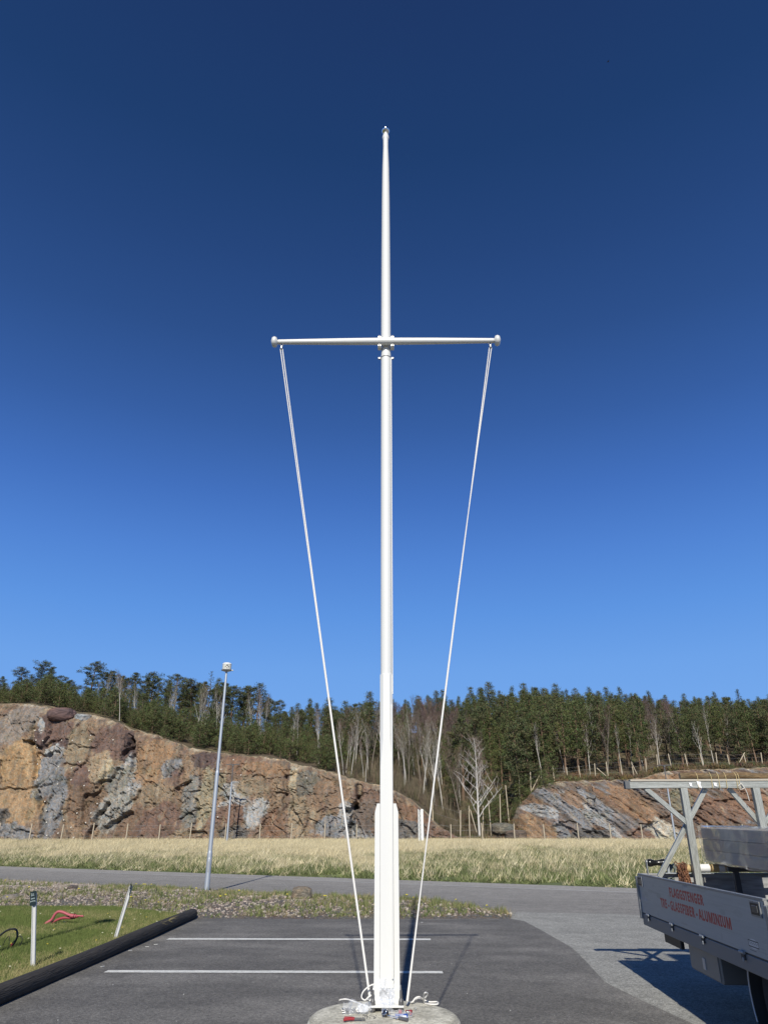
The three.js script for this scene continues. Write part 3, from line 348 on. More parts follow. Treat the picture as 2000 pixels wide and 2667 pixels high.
{
  const r = mulberry(2024), taken = [];
  const free = (x, d, s) => { for (const [a, b] of taken) if (Math.hypot(a - x, b - d) < s) return false; taken.push([x, d]); return true; };
  const grove = (count, c0, c1, d0, d1, protos, hs, name, label, category, group, gap, ok = () => true) => {
    let made = 0; for (let k = 0; k < count * 14 && made < count; k++) {
      const c = lerp(c0, c1, r()), d = lerp(d0, d1, Math.pow(r(), 0.8)); if (!ok(c, d)) continue; const x = (c - 1000) / F * d * 0.95, g = terrain(x, d); let h = lerp(hs[0], hs[1], r()); const lim = table(SKYLINE, c) + 6 + r() * 26;
      const maxH = heightAt(lim, d) - g; if (h > maxH) h = maxH; if (h < hs[0] * 0.55 || !free(x, d, gap)) continue;
      plant(P[protos[Math.floor(r() * protos.length)]], name, label, category, x, d, h, r() * 6.28, group); made++;
    }
  };
  // crest and slope of the wooded hill on the right
  const crest = [[1025, 1820], [1058, 1823], [1085, 1812], [1110, 1811], [1135, 1800], [1155, 1798], [1190, 1814], [1225, 1790], [1250, 1791], [1273, 1778], [1300, 1800], [1330, 1790], [1365, 1780], [1390, 1791], [1420, 1795], [1450, 1781], [1475, 1797], [1500, 1792], [1535, 1790], [1558, 1800], [1580, 1790], [1615, 1790], [1650, 1805], [1690, 1800], [1730, 1810], [1775, 1807], [1810, 1815], [1840, 1812], [1860, 1802], [1885, 1816], [1950, 1820], [1975, 1815], [1998, 1806], [2040, 1806], [2080, 1812], [2130, 1800]];
  crest.forEach(([c, y], i) => { const d = 122 + 22 * r(); plantByTop(P[['fir1', 'fir2', 'fir4', 'fir2', 'fir3'][i % 5]], 'forest_pine', 'green pine of the dense forest on the hill crest', 'pine', c, y, d, r() * 6, 'pines of the hillside forest'); const p = at(c, y, d); taken.push([p.x, d]); });
  const brown = (c, d) => !(c > 1010 && c < 1235 && d < 118 && r() < 0.85) && !(c > 1685 && c < 1770 && d < 112 && r() < 0.8);
  grove(90, 1000, 2150, 118, 148, ['fir1', 'fir2', 'fir4', 'fir3'], [7, 10.5], 'forest_pine', 'green pine of the dense forest on the hill crest', 'pine', 'pines of the hillside forest', 1.6, brown);
  grove(150, 1180, 2200, 84, 120, ['fir1', 'fir3', 'fir4', 'fir2', 'pineD'], [7, 10.5], 'slope_pine', 'dark green pine among many on the slope above the outcrop', 'pine', 'pines on the slope above the outcrop', 1.7, brown);
  grove(40, 1330, 2150, 78.8, 86, ['fir3', 'fir2', 'fir1', 'fir4'], [6.5, 9.5], 'slope_pine', 'dark green pine among many on the slope above the outcrop', 'pine', 'pines on the slope above the outcrop', 1.7, brown);
  grove(60, -150, 1000, 88, 104, ['pineB', 'pineC', 'fir3', 'fir1', 'pineD'], [5.5, 8.5], 'ridge_pine', 'dark pine in the row behind the cliff-top thicket', 'pine', 'pines behind the thicket', 2.2);
  grove(26, 700, 1010, 84, 110, ['fir3', 'fir1', 'fir4', 'pineD'], [6, 8.5], 'ridge_pine', 'dark pine in the row behind the cliff-top thicket', 'pine', 'pines behind the thicket', 2.0);
  grove(30, 985, 1250, 120, 142, ['fir1', 'fir2', 'fir4', 'fir3'], [7, 10], 'forest_pine', 'green pine of the dense forest on the hill crest', 'pine', 'pines of the hillside forest', 1.5);
  grove(20, 1000, 1230, 80, 104, ['fir3', 'young2', 'fir1', 'young1'], [3, 6], 'hollow_pine', 'small pine among the bare trees right of the flagpole', 'pine', 'small pines in the hollow', 1.5);
  // young pines that hem the cliff
  grove(110, -120, 860, 70.8, 76, ['young1', 'young2', 'young3', 'young2'], [1.7, 3.2], 'young_pine', 'bushy young pine in the thicket along the cliff brink', 'young pine', 'thicket of young pines', 0.6);
  grove(90, -120, 960, 76, 86, ['young1', 'young2', 'young3', 'young2'], [1.8, 3.4], 'young_pine', 'bushy young pine in the thicket along the cliff brink', 'young pine', 'thicket of young pines', 0.85);
  grove(12, 1230, 1420, 72, 84, ['young2', 'young1'], [2, 3.6], 'gully_pine', 'young pine in the shady gully', 'young pine', 'young pines in the gully', 1.3);
  // slender birches and other bare trees
  grove(22, 220, 900, 74, 84, ['birchA', 'birchB', 'birchB', 'birchBud'], [4, 6.2], 'cliff_birch', 'slender pale birch among the young pines on the cliff', 'birch', 'birches on the cliff', 1.1);
  grove(16, 250, 960, 71.5, 74.5, ['birchB', 'birchB', 'birchA'], [3.2, 5.2], 'brink_birch', 'thin pale birch at the very brink of the cliff', 'birch', 'birches at the cliff brink', 1.3);
  grove(30, 860, 1240, 74, 96, ['birchBud', 'birchB', 'birchA', 'bareA'], [5, 7.5], 'gully_birch', 'slim half-bare birch on the slope right of the cliff', 'birch', 'birches on the middle slope', 1.2);
  grove(58, 1000, 1260, 88, 122, ['bareA', 'bareB', 'bareB'], [6, 8.5], 'bare_tree', 'leafless brown tree on the middle slope behind the birches', 'bare tree', 'leafless trees on the middle slope', 1.3);
  grove(22, 1680, 1775, 82, 112, ['bareB', 'bareA'], [6, 8.5], 'bare_tree', 'leafless brown tree in the gap of the pine forest on the right', 'bare tree', 'leafless trees in the right gap', 1.1);
  grove(16, 1420, 2100, 78.5, 86, ['birchB', 'birchA', 'bareA'], [4.5, 7], 'edge_birch', 'thin birch at the forest edge above the outcrop', 'birch', 'birches at the forest edge', 1.4);
  // undergrowth: nobody could count it
  const brush = new Tris(); for (let k = 0; k < 22; k++) { const a = r() * 6.28, l = 0.6 + r() * 0.9, w = 0.012, bx = (r() - 0.5) * 0.3, bz = (r() - 0.5) * 0.3; brush.tri([bx - w, 0, bz], [bx + w, 0, bz + w], [bx + Math.cos(a) * l * 0.35, l, bz + Math.sin(a) * l * 0.35], scale3([1, 1, 1], 0.75 + r() * 0.4)); }
  const n = 7500, im = new THREE.InstancedMesh(brush.geo(), new THREE.MeshStandardMaterial({ vertexColors: true, roughness: 1 }), n), o = new THREE.Object3D(), tones = [[0.13, 0.095, 0.07], [0.16, 0.12, 0.08], [0.11, 0.1, 0.05], [0.09, 0.085, 0.045], [0.17, 0.14, 0.09]];
  for (let k = 0; k < n; k++) { const c = lerp(-150, 2150, r()), d = lerp(c < 850 ? 80 : 71.5, 130, Math.pow(r(), 1.5)), x = (c - 1000) / F * d * 0.95; let dd = d; if (c > 1290 && dd < 78) dd = 78 + r() * 12; if (c > 1290 && r() < 0.5) continue; o.position.set(x * dd / d, 0, -dd); o.position.y = terrain(o.position.x, dd) - 0.1; const s = (0.5 + r() * 0.9) * (c > 1290 ? 0.6 : 1); o.scale.set(s, s * (0.7 + r() * 0.8), s); o.rotation.y = r() * 6.28; o.updateMatrix(); im.setMatrixAt(k, o.matrix); im.setColorAt(k, new THREE.Color().setRGB(...tones[Math.floor(r() * 5)])); }
  im.name = 'undergrowth'; tag(im, 'leafless brown undergrowth covering the forest floor', 'undergrowth'); im.userData.kind = 'stuff'; scene.add(im);
  // heather in the gully and on top of the outcrop
  const heath = new Tris(); for (let k = 0; k < 160; k++) { const a = r() * 6.28, q = Math.sqrt(r()) * 0.5; heath.tuft(r, Math.cos(a) * q, r() * 0.3 * (1 - q), Math.sin(a) * q, 0.16, 0.025, [0.1 + r() * 0.05, 0.075 + r() * 0.03, 0.05 + r() * 0.015], 0.8); }
  const hg = heath.geo(), m = 420, hm = new THREE.InstancedMesh(hg, new THREE.MeshStandardMaterial({ vertexColors: true, roughness: 1 }), m);
  for (let k = 0; k < m; k++) { const top = k > 200, c = top ? lerp(1420, 2050, r()) : lerp(1190, 1350, r()), d = top ? lerp(75.5, 80, r()) : lerp(67.5, 80, r()), x = (c - 1000) / F * d * 0.95; o.position.set(x, terrain(x, d) - 0.05, -d); const s = 0.7 + r() * 1.2; o.scale.set(s, s, s); o.rotation.y = r() * 6; o.updateMatrix(); hm.setMatrixAt(k, o.matrix); hm.setColorAt(k, new THREE.Color().setRGB(0.7 + r() * 0.5, 0.8 + r() * 0.5, 0.6 + r() * 0.4)); }
  hm.name = 'heather'; tag(hm, 'dark brown heather on the gully slope and outcrop top', 'heather'); hm.userData.kind = 'stuff'; scene.add(hm);
}

// ---------------------------------------------------------------- field, lawn, gravel bank
function tuftGeo(seed, blades, spread, hMin, hMax, wid, bend) {
  const r = mulberry(seed), T = new Tris(); for (let k = 0; k < blades; k++) { const a = r() * 6.283, q = Math.sqrt(r()) * spread, x = Math.cos(a) * q, z = Math.sin(a) * q, h = lerp(hMin, hMax, r()), b = r() * 6.283, l = bend * h * r(), w = wid * (0.6 + 0.8 * r()), ph = r() * 3.14, c = 0.75 + r() * 0.5; T.tri([x - Math.cos(ph) * w, 0, z - Math.sin(ph) * w], [x + Math.cos(ph) * w, 0, z + Math.sin(ph) * w], [x + Math.cos(b) * l, h, z + Math.sin(b) * l], [c, c, c]); } return T.geo();
}
const blade = new THREE.MeshStandardMaterial({ vertexColors: true, roughness: 0.9 });
function scatter(name, geo, mat, spots, label, category) { // spots: x, y, d, scale, tall, colour
  const im = new THREE.InstancedMesh(geo, mat, spots.length), o = new THREE.Object3D(), r = mulberry(spots.length);
  spots.forEach(([x, y, d, s, tall, c], k) => { o.position.set(x, y, -d); o.scale.set(s, s * tall, s); o.rotation.set(0, r() * 6.283, 0); o.updateMatrix(); im.setMatrixAt(k, o.matrix); im.setColorAt(k, new THREE.Color().setRGB(...c)); });
  im.name = name; tag(im, label, category); im.userData.kind = 'stuff'; scene.add(im); return im;
}
{
  const r = mulberry(404), spots = [], fresh = [], straw = [0.58, 0.48, 0.27], pale = [0.72, 0.64, 0.43], green = [0.2, 0.23, 0.085], deep = [0.1, 0.125, 0.045];
  for (let k = 0; k < 190000; k++) {
    const d = lerp(24, 66.5, Math.sqrt(r())), c = lerp(-60, 2080, r()), x = (c - 1000) / F * d * 0.93, b = beyondRoad(x, d); if (b < 0.25) continue;
    const n = fbm(x * 0.22, d * 0.12, 9), m = fbm(x * 0.9, d * 0.35, 19), p = project(x, terrain(x, d), d), dry = clamp(0.42 + (2222 + 22 * smooth(500, 900, c) * smooth(1100, 900, c) - 14 * smooth(1000, 1500, c) - p[1]) / 34 + n * 1.9 + m * 1.3, 0.1, 0.93);
    const isDry = r() < dry, col = isDry ? mix3(straw, pale, r()) : mix3(green, deep, clamp(r() + m)), q = 0.55 + 0.8 * r();
    if (b < 2.2 && noise(x * 0.6, d * 0.6, 33) > 0.25) continue;
    (isDry ? spots : fresh).push([x, terrain(x, d) - 0.03, d, 0.8 + r() * 0.5, (isDry ? 0.9 + 0.5 * r() : 0.65 + 0.5 * r()) * smooth(-0.6, 1.6, b), col.map((v) => v * q)]);
  }
  scatter('dry_grass', tuftGeo(1, 10, 0.24, 0.1, 0.34, 0.012, 1.2), blade, spots, 'dry yellow grass covering the upper field', 'grass');
  scatter('field_grass', tuftGeo(2, 11, 0.22, 0.08, 0.24, 0.014, 1.2), blade, fresh, 'green grass along the lower field', 'grass');
}
const bankH = (x, d) => { // low gravel bank between lawn, parking lot and road
  let near = 17.3; if (x < -4) near = lerp(19.2, 17.3, smooth(-6.5, -4, x)); const farD = table(roadNear.map(([a, b]) => [a, b]).sort((p, q) => p[0] - q[0]), x), t = clamp((d - near) / Math.max(0.3, farD - near)); return Math.sin(Math.PI * Math.pow(t, 0.8)) * 0.22 * smooth(4.0, 0.5, x) + 0.03 * fbm(x * 2, d * 2, 4);
};
const bankPoly = [[-46, 19.1], [-6.5, 19.0], [-4.6, 17.2], [-4.1, 16.6], [0, 16.6], g2(1290, 2400), g2(1330, 2396), g2(1330, 2384), g2(1150, 2361), g2(900, 2341), g2(540, 2322), g2(0, 2290), g2(-900, 2261)];
const gravelTex = noiseTexture(512, (() => { const a = tileNoise(200, 61), b = tileNoise(90, 62), c = tileNoise(30, 63); return (i, j) => { const u = i / 512, v = j / 512, n = 120 + a(u, v) * 90 + (b(u, v) - 0.5) * 70, w = (c(u, v) - 0.5) * 30; return [clamp(n + w, 0, 255), clamp(n, 0, 255), clamp(n - w, 0, 255)]; }; })()); gravelTex.repeat.set(0.5, 0.5);
sheet('gravel_bank', bankPoly, 0.002, 0.3, (x, d) => { const n = fbm(x * 0.3, d * 0.3, 21); return mix3([0.3, 0.24, 0.21], [0.34, 0.31, 0.24], clamp(0.5 + n * 2)).map((v) => v * 0.9); }, new THREE.MeshStandardMaterial({ vertexColors: true, map: gravelTex, roughness: 1 }), (x, d) => Math.max(0, bankH(x, d)));
const inPoly = (poly, x, d) => { let c = false; for (let i = 0, j = poly.length - 1; i < poly.length; j = i++) { const [xi, yi] = poly[i], [xj, yj] = poly[j]; if ((yi > d) !== (yj > d) && x < (xj - xi) * (d - yi) / (yj - yi) + xi) c = !c; } return c; };
{
  const r = mulberry(505), stones = [], weeds = [], dry = [], blooms = [];
  const pebble = (() => { const g = new THREE.IcosahedronGeometry(1, 1), p = g.attributes.position, q = mulberry(8); const m = {}; for (let i = 0; i < p.count; i++) { const k = [p.getX(i), p.getY(i), p.getZ(i)].map((v) => v.toFixed(3)).join(); m[k] ??= 0.7 + q() * 0.55; p.setXYZ(i, p.getX(i) * m[k], p.getY(i) * m[k] * 0.6, p.getZ(i) * m[k]); } g.computeVertexNormals(); return g; })();
  for (let k = 0; k < 90000; k++) {
    const x = lerp(-19, 4.8, r()), d = lerp(17, 31, r()); if (Math.abs(x / d) > 0.66 || (x > -4.2 && d < 17.32) || !inPoly(bankPoly, x, d)) continue; const y = Math.max(0, bankH(x, d));
    const green = clamp(fbm(x * 0.35, d * 0.35, 44) * 2.2 + 0.16 + 0.5 * smooth(-5, 1.5, x) + 0.4 * smooth(-9, -5.5, x) * smooth(25, 22, d)), q = r();
    if (q < 0.6) { const s = 0.012 + 0.035 * r() * r(), c = mix3([0.4, 0.315, 0.27], [0.42, 0.38, 0.31], r()); stones.push([x, y + s * 0.2, d, s, 0.7 + r() * 0.6, scale3(c, 0.4 + r() * 0.7)]); }
    else if (q < 0.6 + 0.3 * green) { if (r() < 0.55) weeds.push([x, y - 0.005, d, 0.7 + r() * 0.8, 0.5 + r() * 0.9, mix3([0.1, 0.13, 0.045], [0.2, 0.21, 0.08], r())]); else dry.push([x, y - 0.005, d, 0.7 + r() * 0.7, 0.5 + r() * 0.8, mix3([0.34, 0.27, 0.15], [0.22, 0.19, 0.1], r())]); if (r() < 0.012) blooms.push([x, y + 0.12, d, 0.022 + r() * 0.012, 0.5, [0.62, 0.52, 0.06]]); }
  }
  scatter('gravel', pebble, new THREE.MeshStandardMaterial({ roughness: 0.95 }), stones, 'pinkish grey gravel on the low bank by the road', 'gravel');
  scatter('weeds', tuftGeo(5, 10, 0.07, 0.03, 0.1, 0.01, 1.3), blade, weeds, 'green weeds growing through the gravel bank', 'weeds');
  scatter('dry_stalks', tuftGeo(6, 9, 0.08, 0.03, 0.13, 0.005, 1.4), blade, dry, 'dry stalks among the gravel bank weeds', 'dry grass');
  // lawn
  const lawnPoly = [[-30, -6], [-30, 19.4], [-6.5, 19.35], [-4.6, 17.8], [-4.12, 17.25], [-4.12, -6]];
  sheet('lawn', lawnPoly, 0.03, 0.25, (x, d) => { const n = fbm(x * 0.5, d * 0.5, 71), e = smooth(-5.4, -4.4, x); return mix3([0.085, 0.11, 0.028], [0.2, 0.17, 0.07], clamp(0.2 + n * 1.3 + 0.45 * e)); }, new THREE.MeshStandardMaterial({ vertexColors: true, roughness: 1 }), (x, d) => 0.02 * fbm(x, d, 3) - 0.03 * smooth(-4.3, -4.12, x) - 0.02 * smooth(18.6, 19.3, d));
  const grass = [], flowers = [];
  for (let k = 0; k < 190000; k++) { const d = lerp(7.5, 19.4, r()), x = -4.15 - r() * 7.2; if (x / d < -0.64 || !inPoly(lawnPoly, x, d)) continue; const n = fbm(x * 0.5, d * 0.5, 71), e = smooth(-5.5, -4.4, x), dryness = clamp(0.12 + n * 1.2 + 0.4 * e), c = r() < dryness ? mix3([0.32, 0.28, 0.11], [0.42, 0.36, 0.18], r()) : mix3([0.1, 0.14, 0.03], [0.16, 0.195, 0.05], r()); grass.push([x, 0.02, d, 0.75 + r() * 0.5, 0.7 + r() * 0.7, c]); if (r() < 0.0006) flowers.push([x, 0.085, d, 0.017, 0.5, r() < 0.6 ? [0.7, 0.68, 0.45] : [0.65, 0.5, 0.06]]); }
  scatter('lawn_grass', tuftGeo(7, 9, 0.045, 0.03, 0.072, 0.0038, 1.0), blade, grass, 'short green lawn grass left of the log', 'grass');
  scatter('blossoms', new THREE.IcosahedronGeometry(1, 0), new THREE.MeshStandardMaterial({ roughness: 0.8 }), [...blooms, ...flowers], 'small yellow and white blossoms in lawn and bank', 'flowers');
}
boulder(785, 2358, 19.4, 0.24, 0.72, [0.3, 0.24, 0.17], 'squarish brown stone on the gravel bank left of the flagpole', 11, 0.3);
boulder(188, 2330, 22.5, 0.13, 0.6, [0.2, 0.16, 0.14], 'small dark stone on the gravel above the pink pipes', 12, 0.25);
boulder(25, 2358, 20.4, 0.2, 0.6, [0.36, 0.31, 0.25], 'pale stone on the gravel at the left picture edge', 13, 0.12);
{ // creosoted log
  const pos = [], col = [], idx = [], uv = [], n = 220, s = 26, L = 18.6, r0 = 0.105;
  for (let i = 0; i <= n; i++) { const t = i / n, z = -17.3 + t * L; for (let k = 0; k <= s; k++) { const a = (k % s) / s * 6.283, ca = Math.cos(a), sa = Math.sin(a), rr = r0 * (1 + 0.06 * fbm(t * 12, ca * 1.2, sa * 1.2) + 0.05 * fbm(t * 4, 3, 1) - 0.05 * Math.max(0, fbm(t * 3, ca * 7 + 5, sa * 7))) * (i === 0 ? 0.93 : 1), sway = 0.03 * Math.sin(t * 9) + 0.05 * fbm(t * 3, 8, 1); pos.push(-4.07 + ca * rr + sway, r0 * 0.86 + sa * rr + 0.012 * Math.sin(t * 13), z); uv.push(k / s * 0.66, z); const g = 1 + 0.7 * fbm(t * 6, ca * 5, sa * 5) + 0.9 * fbm(t * 22, ca * 11, sa * 11) + 0.5 * fbm(t * 90, ca * 9, sa * 9); col.push(0.037 * g, 0.032 * g, 0.0265 * g); } }
  const w = s + 1; for (let i = 0; i < n; i++) for (let k = 0; k < s; k++) { const a = i * w + k; idx.push(a, a + 1, a + w, a + 1, a + w + 1, a + w); }
  const o = thing('log', 'black creosoted log edging the lawn and parking lot', 'log'); const grain = noiseTexture(256, (() => { const a = tileNoise(128, 91), b = tileNoise(40, 92); return (i, j) => { const n = 255 * clamp(0.6 * a(i / 256, j / 2560) + 0.4 * b(i / 256, j / 800)); return [n, n, n]; }; })(), false); grain.repeat.set(1.5, 0.6); part(o, 'bark', geoFrom(pos, col, idx, uv), new THREE.MeshStandardMaterial({ vertexColors: true, roughness: 0.88, bumpMap: grain, bumpScale: 0.012 }));
  part(o, 'end_grain', new THREE.CircleGeometry(0.1, 24).rotateY(Math.PI).translate(-4.07 + pos[0] * 0, r0 * 0.86, -17.302), M([0.035, 0.03, 0.026], 0.9)); part(o, 'end_grain', new THREE.CircleGeometry(0.1, 24).translate(-4.07, r0 * 0.86, 1.302), M([0.035, 0.03, 0.026], 0.9));
  const r = mulberry(3), T = new Tris(); for (let k = 0; k < 26; k++) { const z = -14.6 - r() * 0.9, x = -4.06 + r() * 0.1; T.tri([x - 0.004, 0.19, z], [x + 0.004, 0.19, z], [x + 0.06 + r() * 0.12, 0.15 + r() * 0.13, z + (r() - 0.5) * 0.2], [0.45, 0.38, 0.15]); }
  const st = part(scene, 'straw', T.geo(), blade); tag(st, 'few dry straws hanging over the log near its far end', 'straw'); st.userData.kind = 'stuff';
}

// ---------------------------------------------------------------- lamps, posts, fences
const galv = M([0.47, 0.5, 0.53], 0.5, 0.55), galvDark = M([0.34, 0.36, 0.37], 0.55, 0.5), whitePlastic = M([0.72, 0.73, 0.71], 0.45);
const logoTex = (() => { const c = document.createElement('canvas'); c.width = 512; c.height = 512; const x = c.getContext('2d'); x.fillStyle = '#dcdcd6'; x.fillRect(0, 0, 512, 512); x.translate(-38, 118); x.scale(1.3, 1.1); x.fillStyle = '#101010'; x.beginPath(); x.moveTo(112, 22); x.lineTo(146, 22); x.lineTo(136, 50); x.lineTo(122, 50); x.fill(); x.lineWidth = 10; x.strokeStyle = '#101010'; x.beginPath(); x.moveTo(118, 50); x.lineTo(100, 84); x.moveTo(140, 50); x.lineTo(156, 84); x.stroke(); x.beginPath(); x.arc(127, 104, 9, 0, 7); x.fill(); const t = new THREE.CanvasTexture(c); t.colorSpace = THREE.SRGBColorSpace; t.wrapS = THREE.RepeatWrapping; t.offset.x = 0.235; return t; })();
function lampPost(label, x, d, y) {
  const o = thing('lamp_post', label, 'lamp post', [x, y, -d], 0.12, 'park lamp posts');
  const lower = part(o, 'lower_pole', lathe([[0.082, -0.3], [0.082, 0.42], [0.078, 0.44], [0.078, 1.08], [0.07, 1.13], [0.066, 1.16]], 24), galv); part(lower, 'hatch', box(0.06, 0.3, 0.012, 0, 0.72, 0.076, 0.005), galvDark); part(lower, 'label', box(0.035, 0.045, 0.004, 0, 0.95, 0.077), whitePlastic);
  part(o, 'middle_pole', lathe([[0.066, 1.16], [0.062, 3.4], [0.058, 3.46], [0.05, 3.5]], 24), galv); part(o, 'upper_pole', lathe([[0.05, 3.5], [0.038, 6.75]], 20), galv);
  const head = part(o, 'lamp_head', lathe([[0.02, 6.72], [0.145, 6.74], [0.15, 6.76], [0.15, 6.92], [0.14, 6.935]], 40), M([0.75, 0.75, 0.72], 0.5, 0, { map: logoTex })); part(head, 'lid', lathe([[0.152, 6.93], [0.156, 6.95], [0.12, 6.985], [0, 7.0]], 40), whitePlastic); part(head, 'rim', lathe([[0.15, 6.735], [0.178, 6.73], [0.178, 6.752], [0.15, 6.757]], 40), M([0.3, 0.31, 0.31], 0.5, 0.3)); part(head, 'sensor', box(0.09, 0.035, 0.06, 0.185, 6.735, 0.02, 0.01), M([0.55, 0.56, 0.56], 0.5)); part(head, 'glass', lathe([[0.0, 6.7], [0.1, 6.702], [0.14, 6.735]], 30), M([0.5, 0.5, 0.47], 0.3));
  return o;
}
const lp = onGround(538, 2326); lampPost('tall galvanised lamp post at the road edge left of the flagpole', lp.x, -lp.z, 0);
lampPost('galvanised lamp post on the lawn outside the left picture edge', -6.0, 6.75, 0.02);
function farLamp(label, px, py, d, top) { const p = at(px, py, d), y = terrain(p.x, d), h = at(px, top, d).y - y, o = thing('far_lamp', label, 'lamp post', [p.x, y - 0.1, -d], 0, 'far lamp posts'); part(o, 'pole', rod(V(0, 0, 0), V(0, h * 0.78, 0), 0.085, 0.06, 12), galv); part(o, 'upper_pole', rod(V(0, h * 0.78, 0), V(0, h, 0), 0.045, 0.04, 10), M([0.12, 0.11, 0.11], 0.7)); part(o, 'lamp_arm', [box(1.1, 0.06, 0.16, 0, h, 0, 0.02), box(0.16, 0.16, 0.16, 0, h - 0.06, 0)], M([0.1, 0.1, 0.1], 0.6)); }
farLamp('slim lamp post with dark head in front of the cliff', 591, 2195, 63.5, 1988);
farLamp('slim lamp post before the slanted outcrop near the truck frame', 1760, 2200, 63.5, 1990);
{ // wire fences
  const wood2 = M([0.47, 0.4, 0.29], 0.9), wire = M([0.35, 0.35, 0.34], 0.5, 0.5);
  const fence = (label, list) => { const o = thing('wire_fence', label, 'fence'), tops = []; for (const [px, y0, y1, d, lean = 0] of list) { const p = at(px, y1, d), g = terrain(p.x, d), top = Math.max(1.2, at(px, y0, d).y - g); part(o, 'post', rod(V(p.x, g - 0.3, -d), V(p.x + lean, g + top, -d), 0.055, 0.05, 7), wood2); tops.push([p.x, g, -d, top]); } for (const f of [0.35, 0.65, 0.92]) for (let i = 1; i < tops.length; i++) { const a = tops[i - 1], b = tops[i]; if (Math.abs(a[0] - b[0]) < 8) part(o, 'wire', rod(V(a[0], a[1] + a[3] * f, a[2]), V(b[0], b[1] + b[3] * f, b[2]), 0.005, 0.005, 4), wire); } return o; };
  fence('wire fence with wooden posts along the foot of the rock faces', [-8, 75, 157, 238, 327, 413, 493, 585, 675, 757, 845, 928, 1010, 1092, 1175, 1258, 1341, 1420, 1508, 1592, 1675, 1760, 1850, 1940].map((px, i) => [px, 2143 + (i % 3) * 2, 2197, 64.8, (hash2(i, 3) - 0.5) * 0.12]));
  const up = fence('wire fence climbing the gully and running above the outcrop', [[1127, 2087, 2132, 70], [1197, 2110, 2165, 69], [1222, 2098, 2160, 70.5], [1255, 2098, 2140, 72], [1277, 2085, 2128, 73], [1300, 2068, 2117, 74], [1323, 2045, 2098, 75.5], [1352, 2022, 2075, 77], [1381, 2009, 2056, 78], [1408, 1998, 2040, 78], [1443, 1999, 2033, 78.2], [1478, 2001, 2035, 78.2], [1512, 1994, 2034, 78.2], [1551, 1988, 2034, 78.2], [1584, 1984, 2028, 78.2], [1620, 1982, 2025, 78.4], [1650, 1985, 2022, 78.4], [1683, 1975, 2017, 78.4], [1713, 1965, 2010, 78.4], [1749, 1963, 2004, 78.4], [1792, 1963, 2004, 78.4], [1832, 1962, 2000, 78.4], [1868, 1960, 2000, 78.4], [1900, 1965, 1998, 78.4], [1945, 1962, 1998, 78.4], [1985, 1960, 1996, 78.4]].map(([a, b, c, d], i) => [a, b, c, d, (hash2(i, 9) - 0.5) * 0.35]));
  for (const [a, b, c, e, d] of [[1385, 2058, 1404, 2020, 77.9], [1553, 2000, 1583, 2026, 78.1], [1645, 1990, 1662, 2024, 78.3], [1918, 1998, 1938, 1960, 78.3], [1224, 2108, 1241, 2168, 70.4], [1118, 2122, 1127, 2102, 69.9]]) part(up, 'brace', rod(at(a, b, d), at(c, e, d), 0.05, 0.045, 7), wood2);
  const wp = at(1097, 2198, 62.5), o = thing('white_box_post', 'white split post standing in the dry grass before the cliff end', 'post', [wp.x, terrain(wp.x, 62.5) - 0.1, -62.5]), wm = M([0.78, 0.78, 0.74], 0.6); part(o, 'side_plate', box(0.2, 2.72, 0.16, 0.1, 1.36, 0, 0.01), wm); part(o, 'side_plate', box(0.06, 2.72, 0.16, -0.19, 1.36, 0, 0.01), wm); part(o, 'web', box(0.18, 2.66, 0.02, -0.08, 1.33, -0.06), M([0.3, 0.3, 0.3], 0.7)); part(o, 'strap', rope(Array.from({ length: 15 }, (_, i) => V(-0.085 + (i % 2 ? 0.045 : -0.045), 0.15 + i * 0.17, 0.01)), 0.022, 90, 5), wm);
}
function signPost(label, bx, bd, tip, turn, flip) {
  const o = thing('sign_post', label, 'sign', [bx, 0, -bd], 0, 'small parking signs'), b = V(0, -0.05, 0), t = V(tip[0], tip[1], 0); part(o, 'post', [bar(b, t, 0.052, 0.008, V(0, 0, 1)), bar(b.clone().add(V(-0.022, 0, 0.012)), t.clone().add(V(-0.022, 0, 0.012)), 0.008, 0.024, V(0, 0, 1)), bar(b.clone().add(V(0.022, 0, 0.012)), t.clone().add(V(0.022, 0, 0.012)), 0.008, 0.024, V(0, 0, 1))], M([0.62, 0.62, 0.6], 0.5, 0.3));
  const c = document.createElement('canvas'); c.width = 230; c.height = 420; const x = c.getContext('2d'); x.fillStyle = '#1c2a2b'; x.fillRect(0, 0, 230, 420); x.fillStyle = '#b9c6c4'; if (!flip) { x.fillRect(58, 50, 14, 96); x.font = 'bold 26px sans-serif'; x.fillRect(88, 78, 62, 12); x.fillRect(88, 118, 74, 12); x.font = 'bold 50px sans-serif'; x.textAlign = 'center'; x.fillText('Gjeste', 115, 230, 170); x.fillText('parkering', 115, 308, 205); } else { x.fillRect(58, 50, 14, 96); x.fillRect(88, 78, 62, 12); x.fillRect(70, 200, 90, 24); x.fillRect(40, 270, 150, 24); }
  const tex = new THREE.CanvasTexture(c); tex.colorSpace = THREE.SRGBColorSpace; const dk = M([0.02, 0.03, 0.032], 0.5), f = M([1, 1, 1], 0.55, 0, { map: tex });
  const pl = part(o, 'plate', new THREE.BoxGeometry(0.094, 0.172, 0.006), [dk, dk, dk, dk, f, dk]); pl.position.set(tip[0], tip[1] - 0.06, 0.03); pl.rotation.set(0, turn, -Math.atan2(tip[0], tip[1])); return o;
}
signPost('upright small dark sign on pale post in the lawn, near the left edge', -4.6, 11.0, [-0.17, 0.905], -0.3, false);
signPost('leaning small dark sign on pale post beside the log', -4.5, 13.75, [0.17, 0.83], -1.0, true);
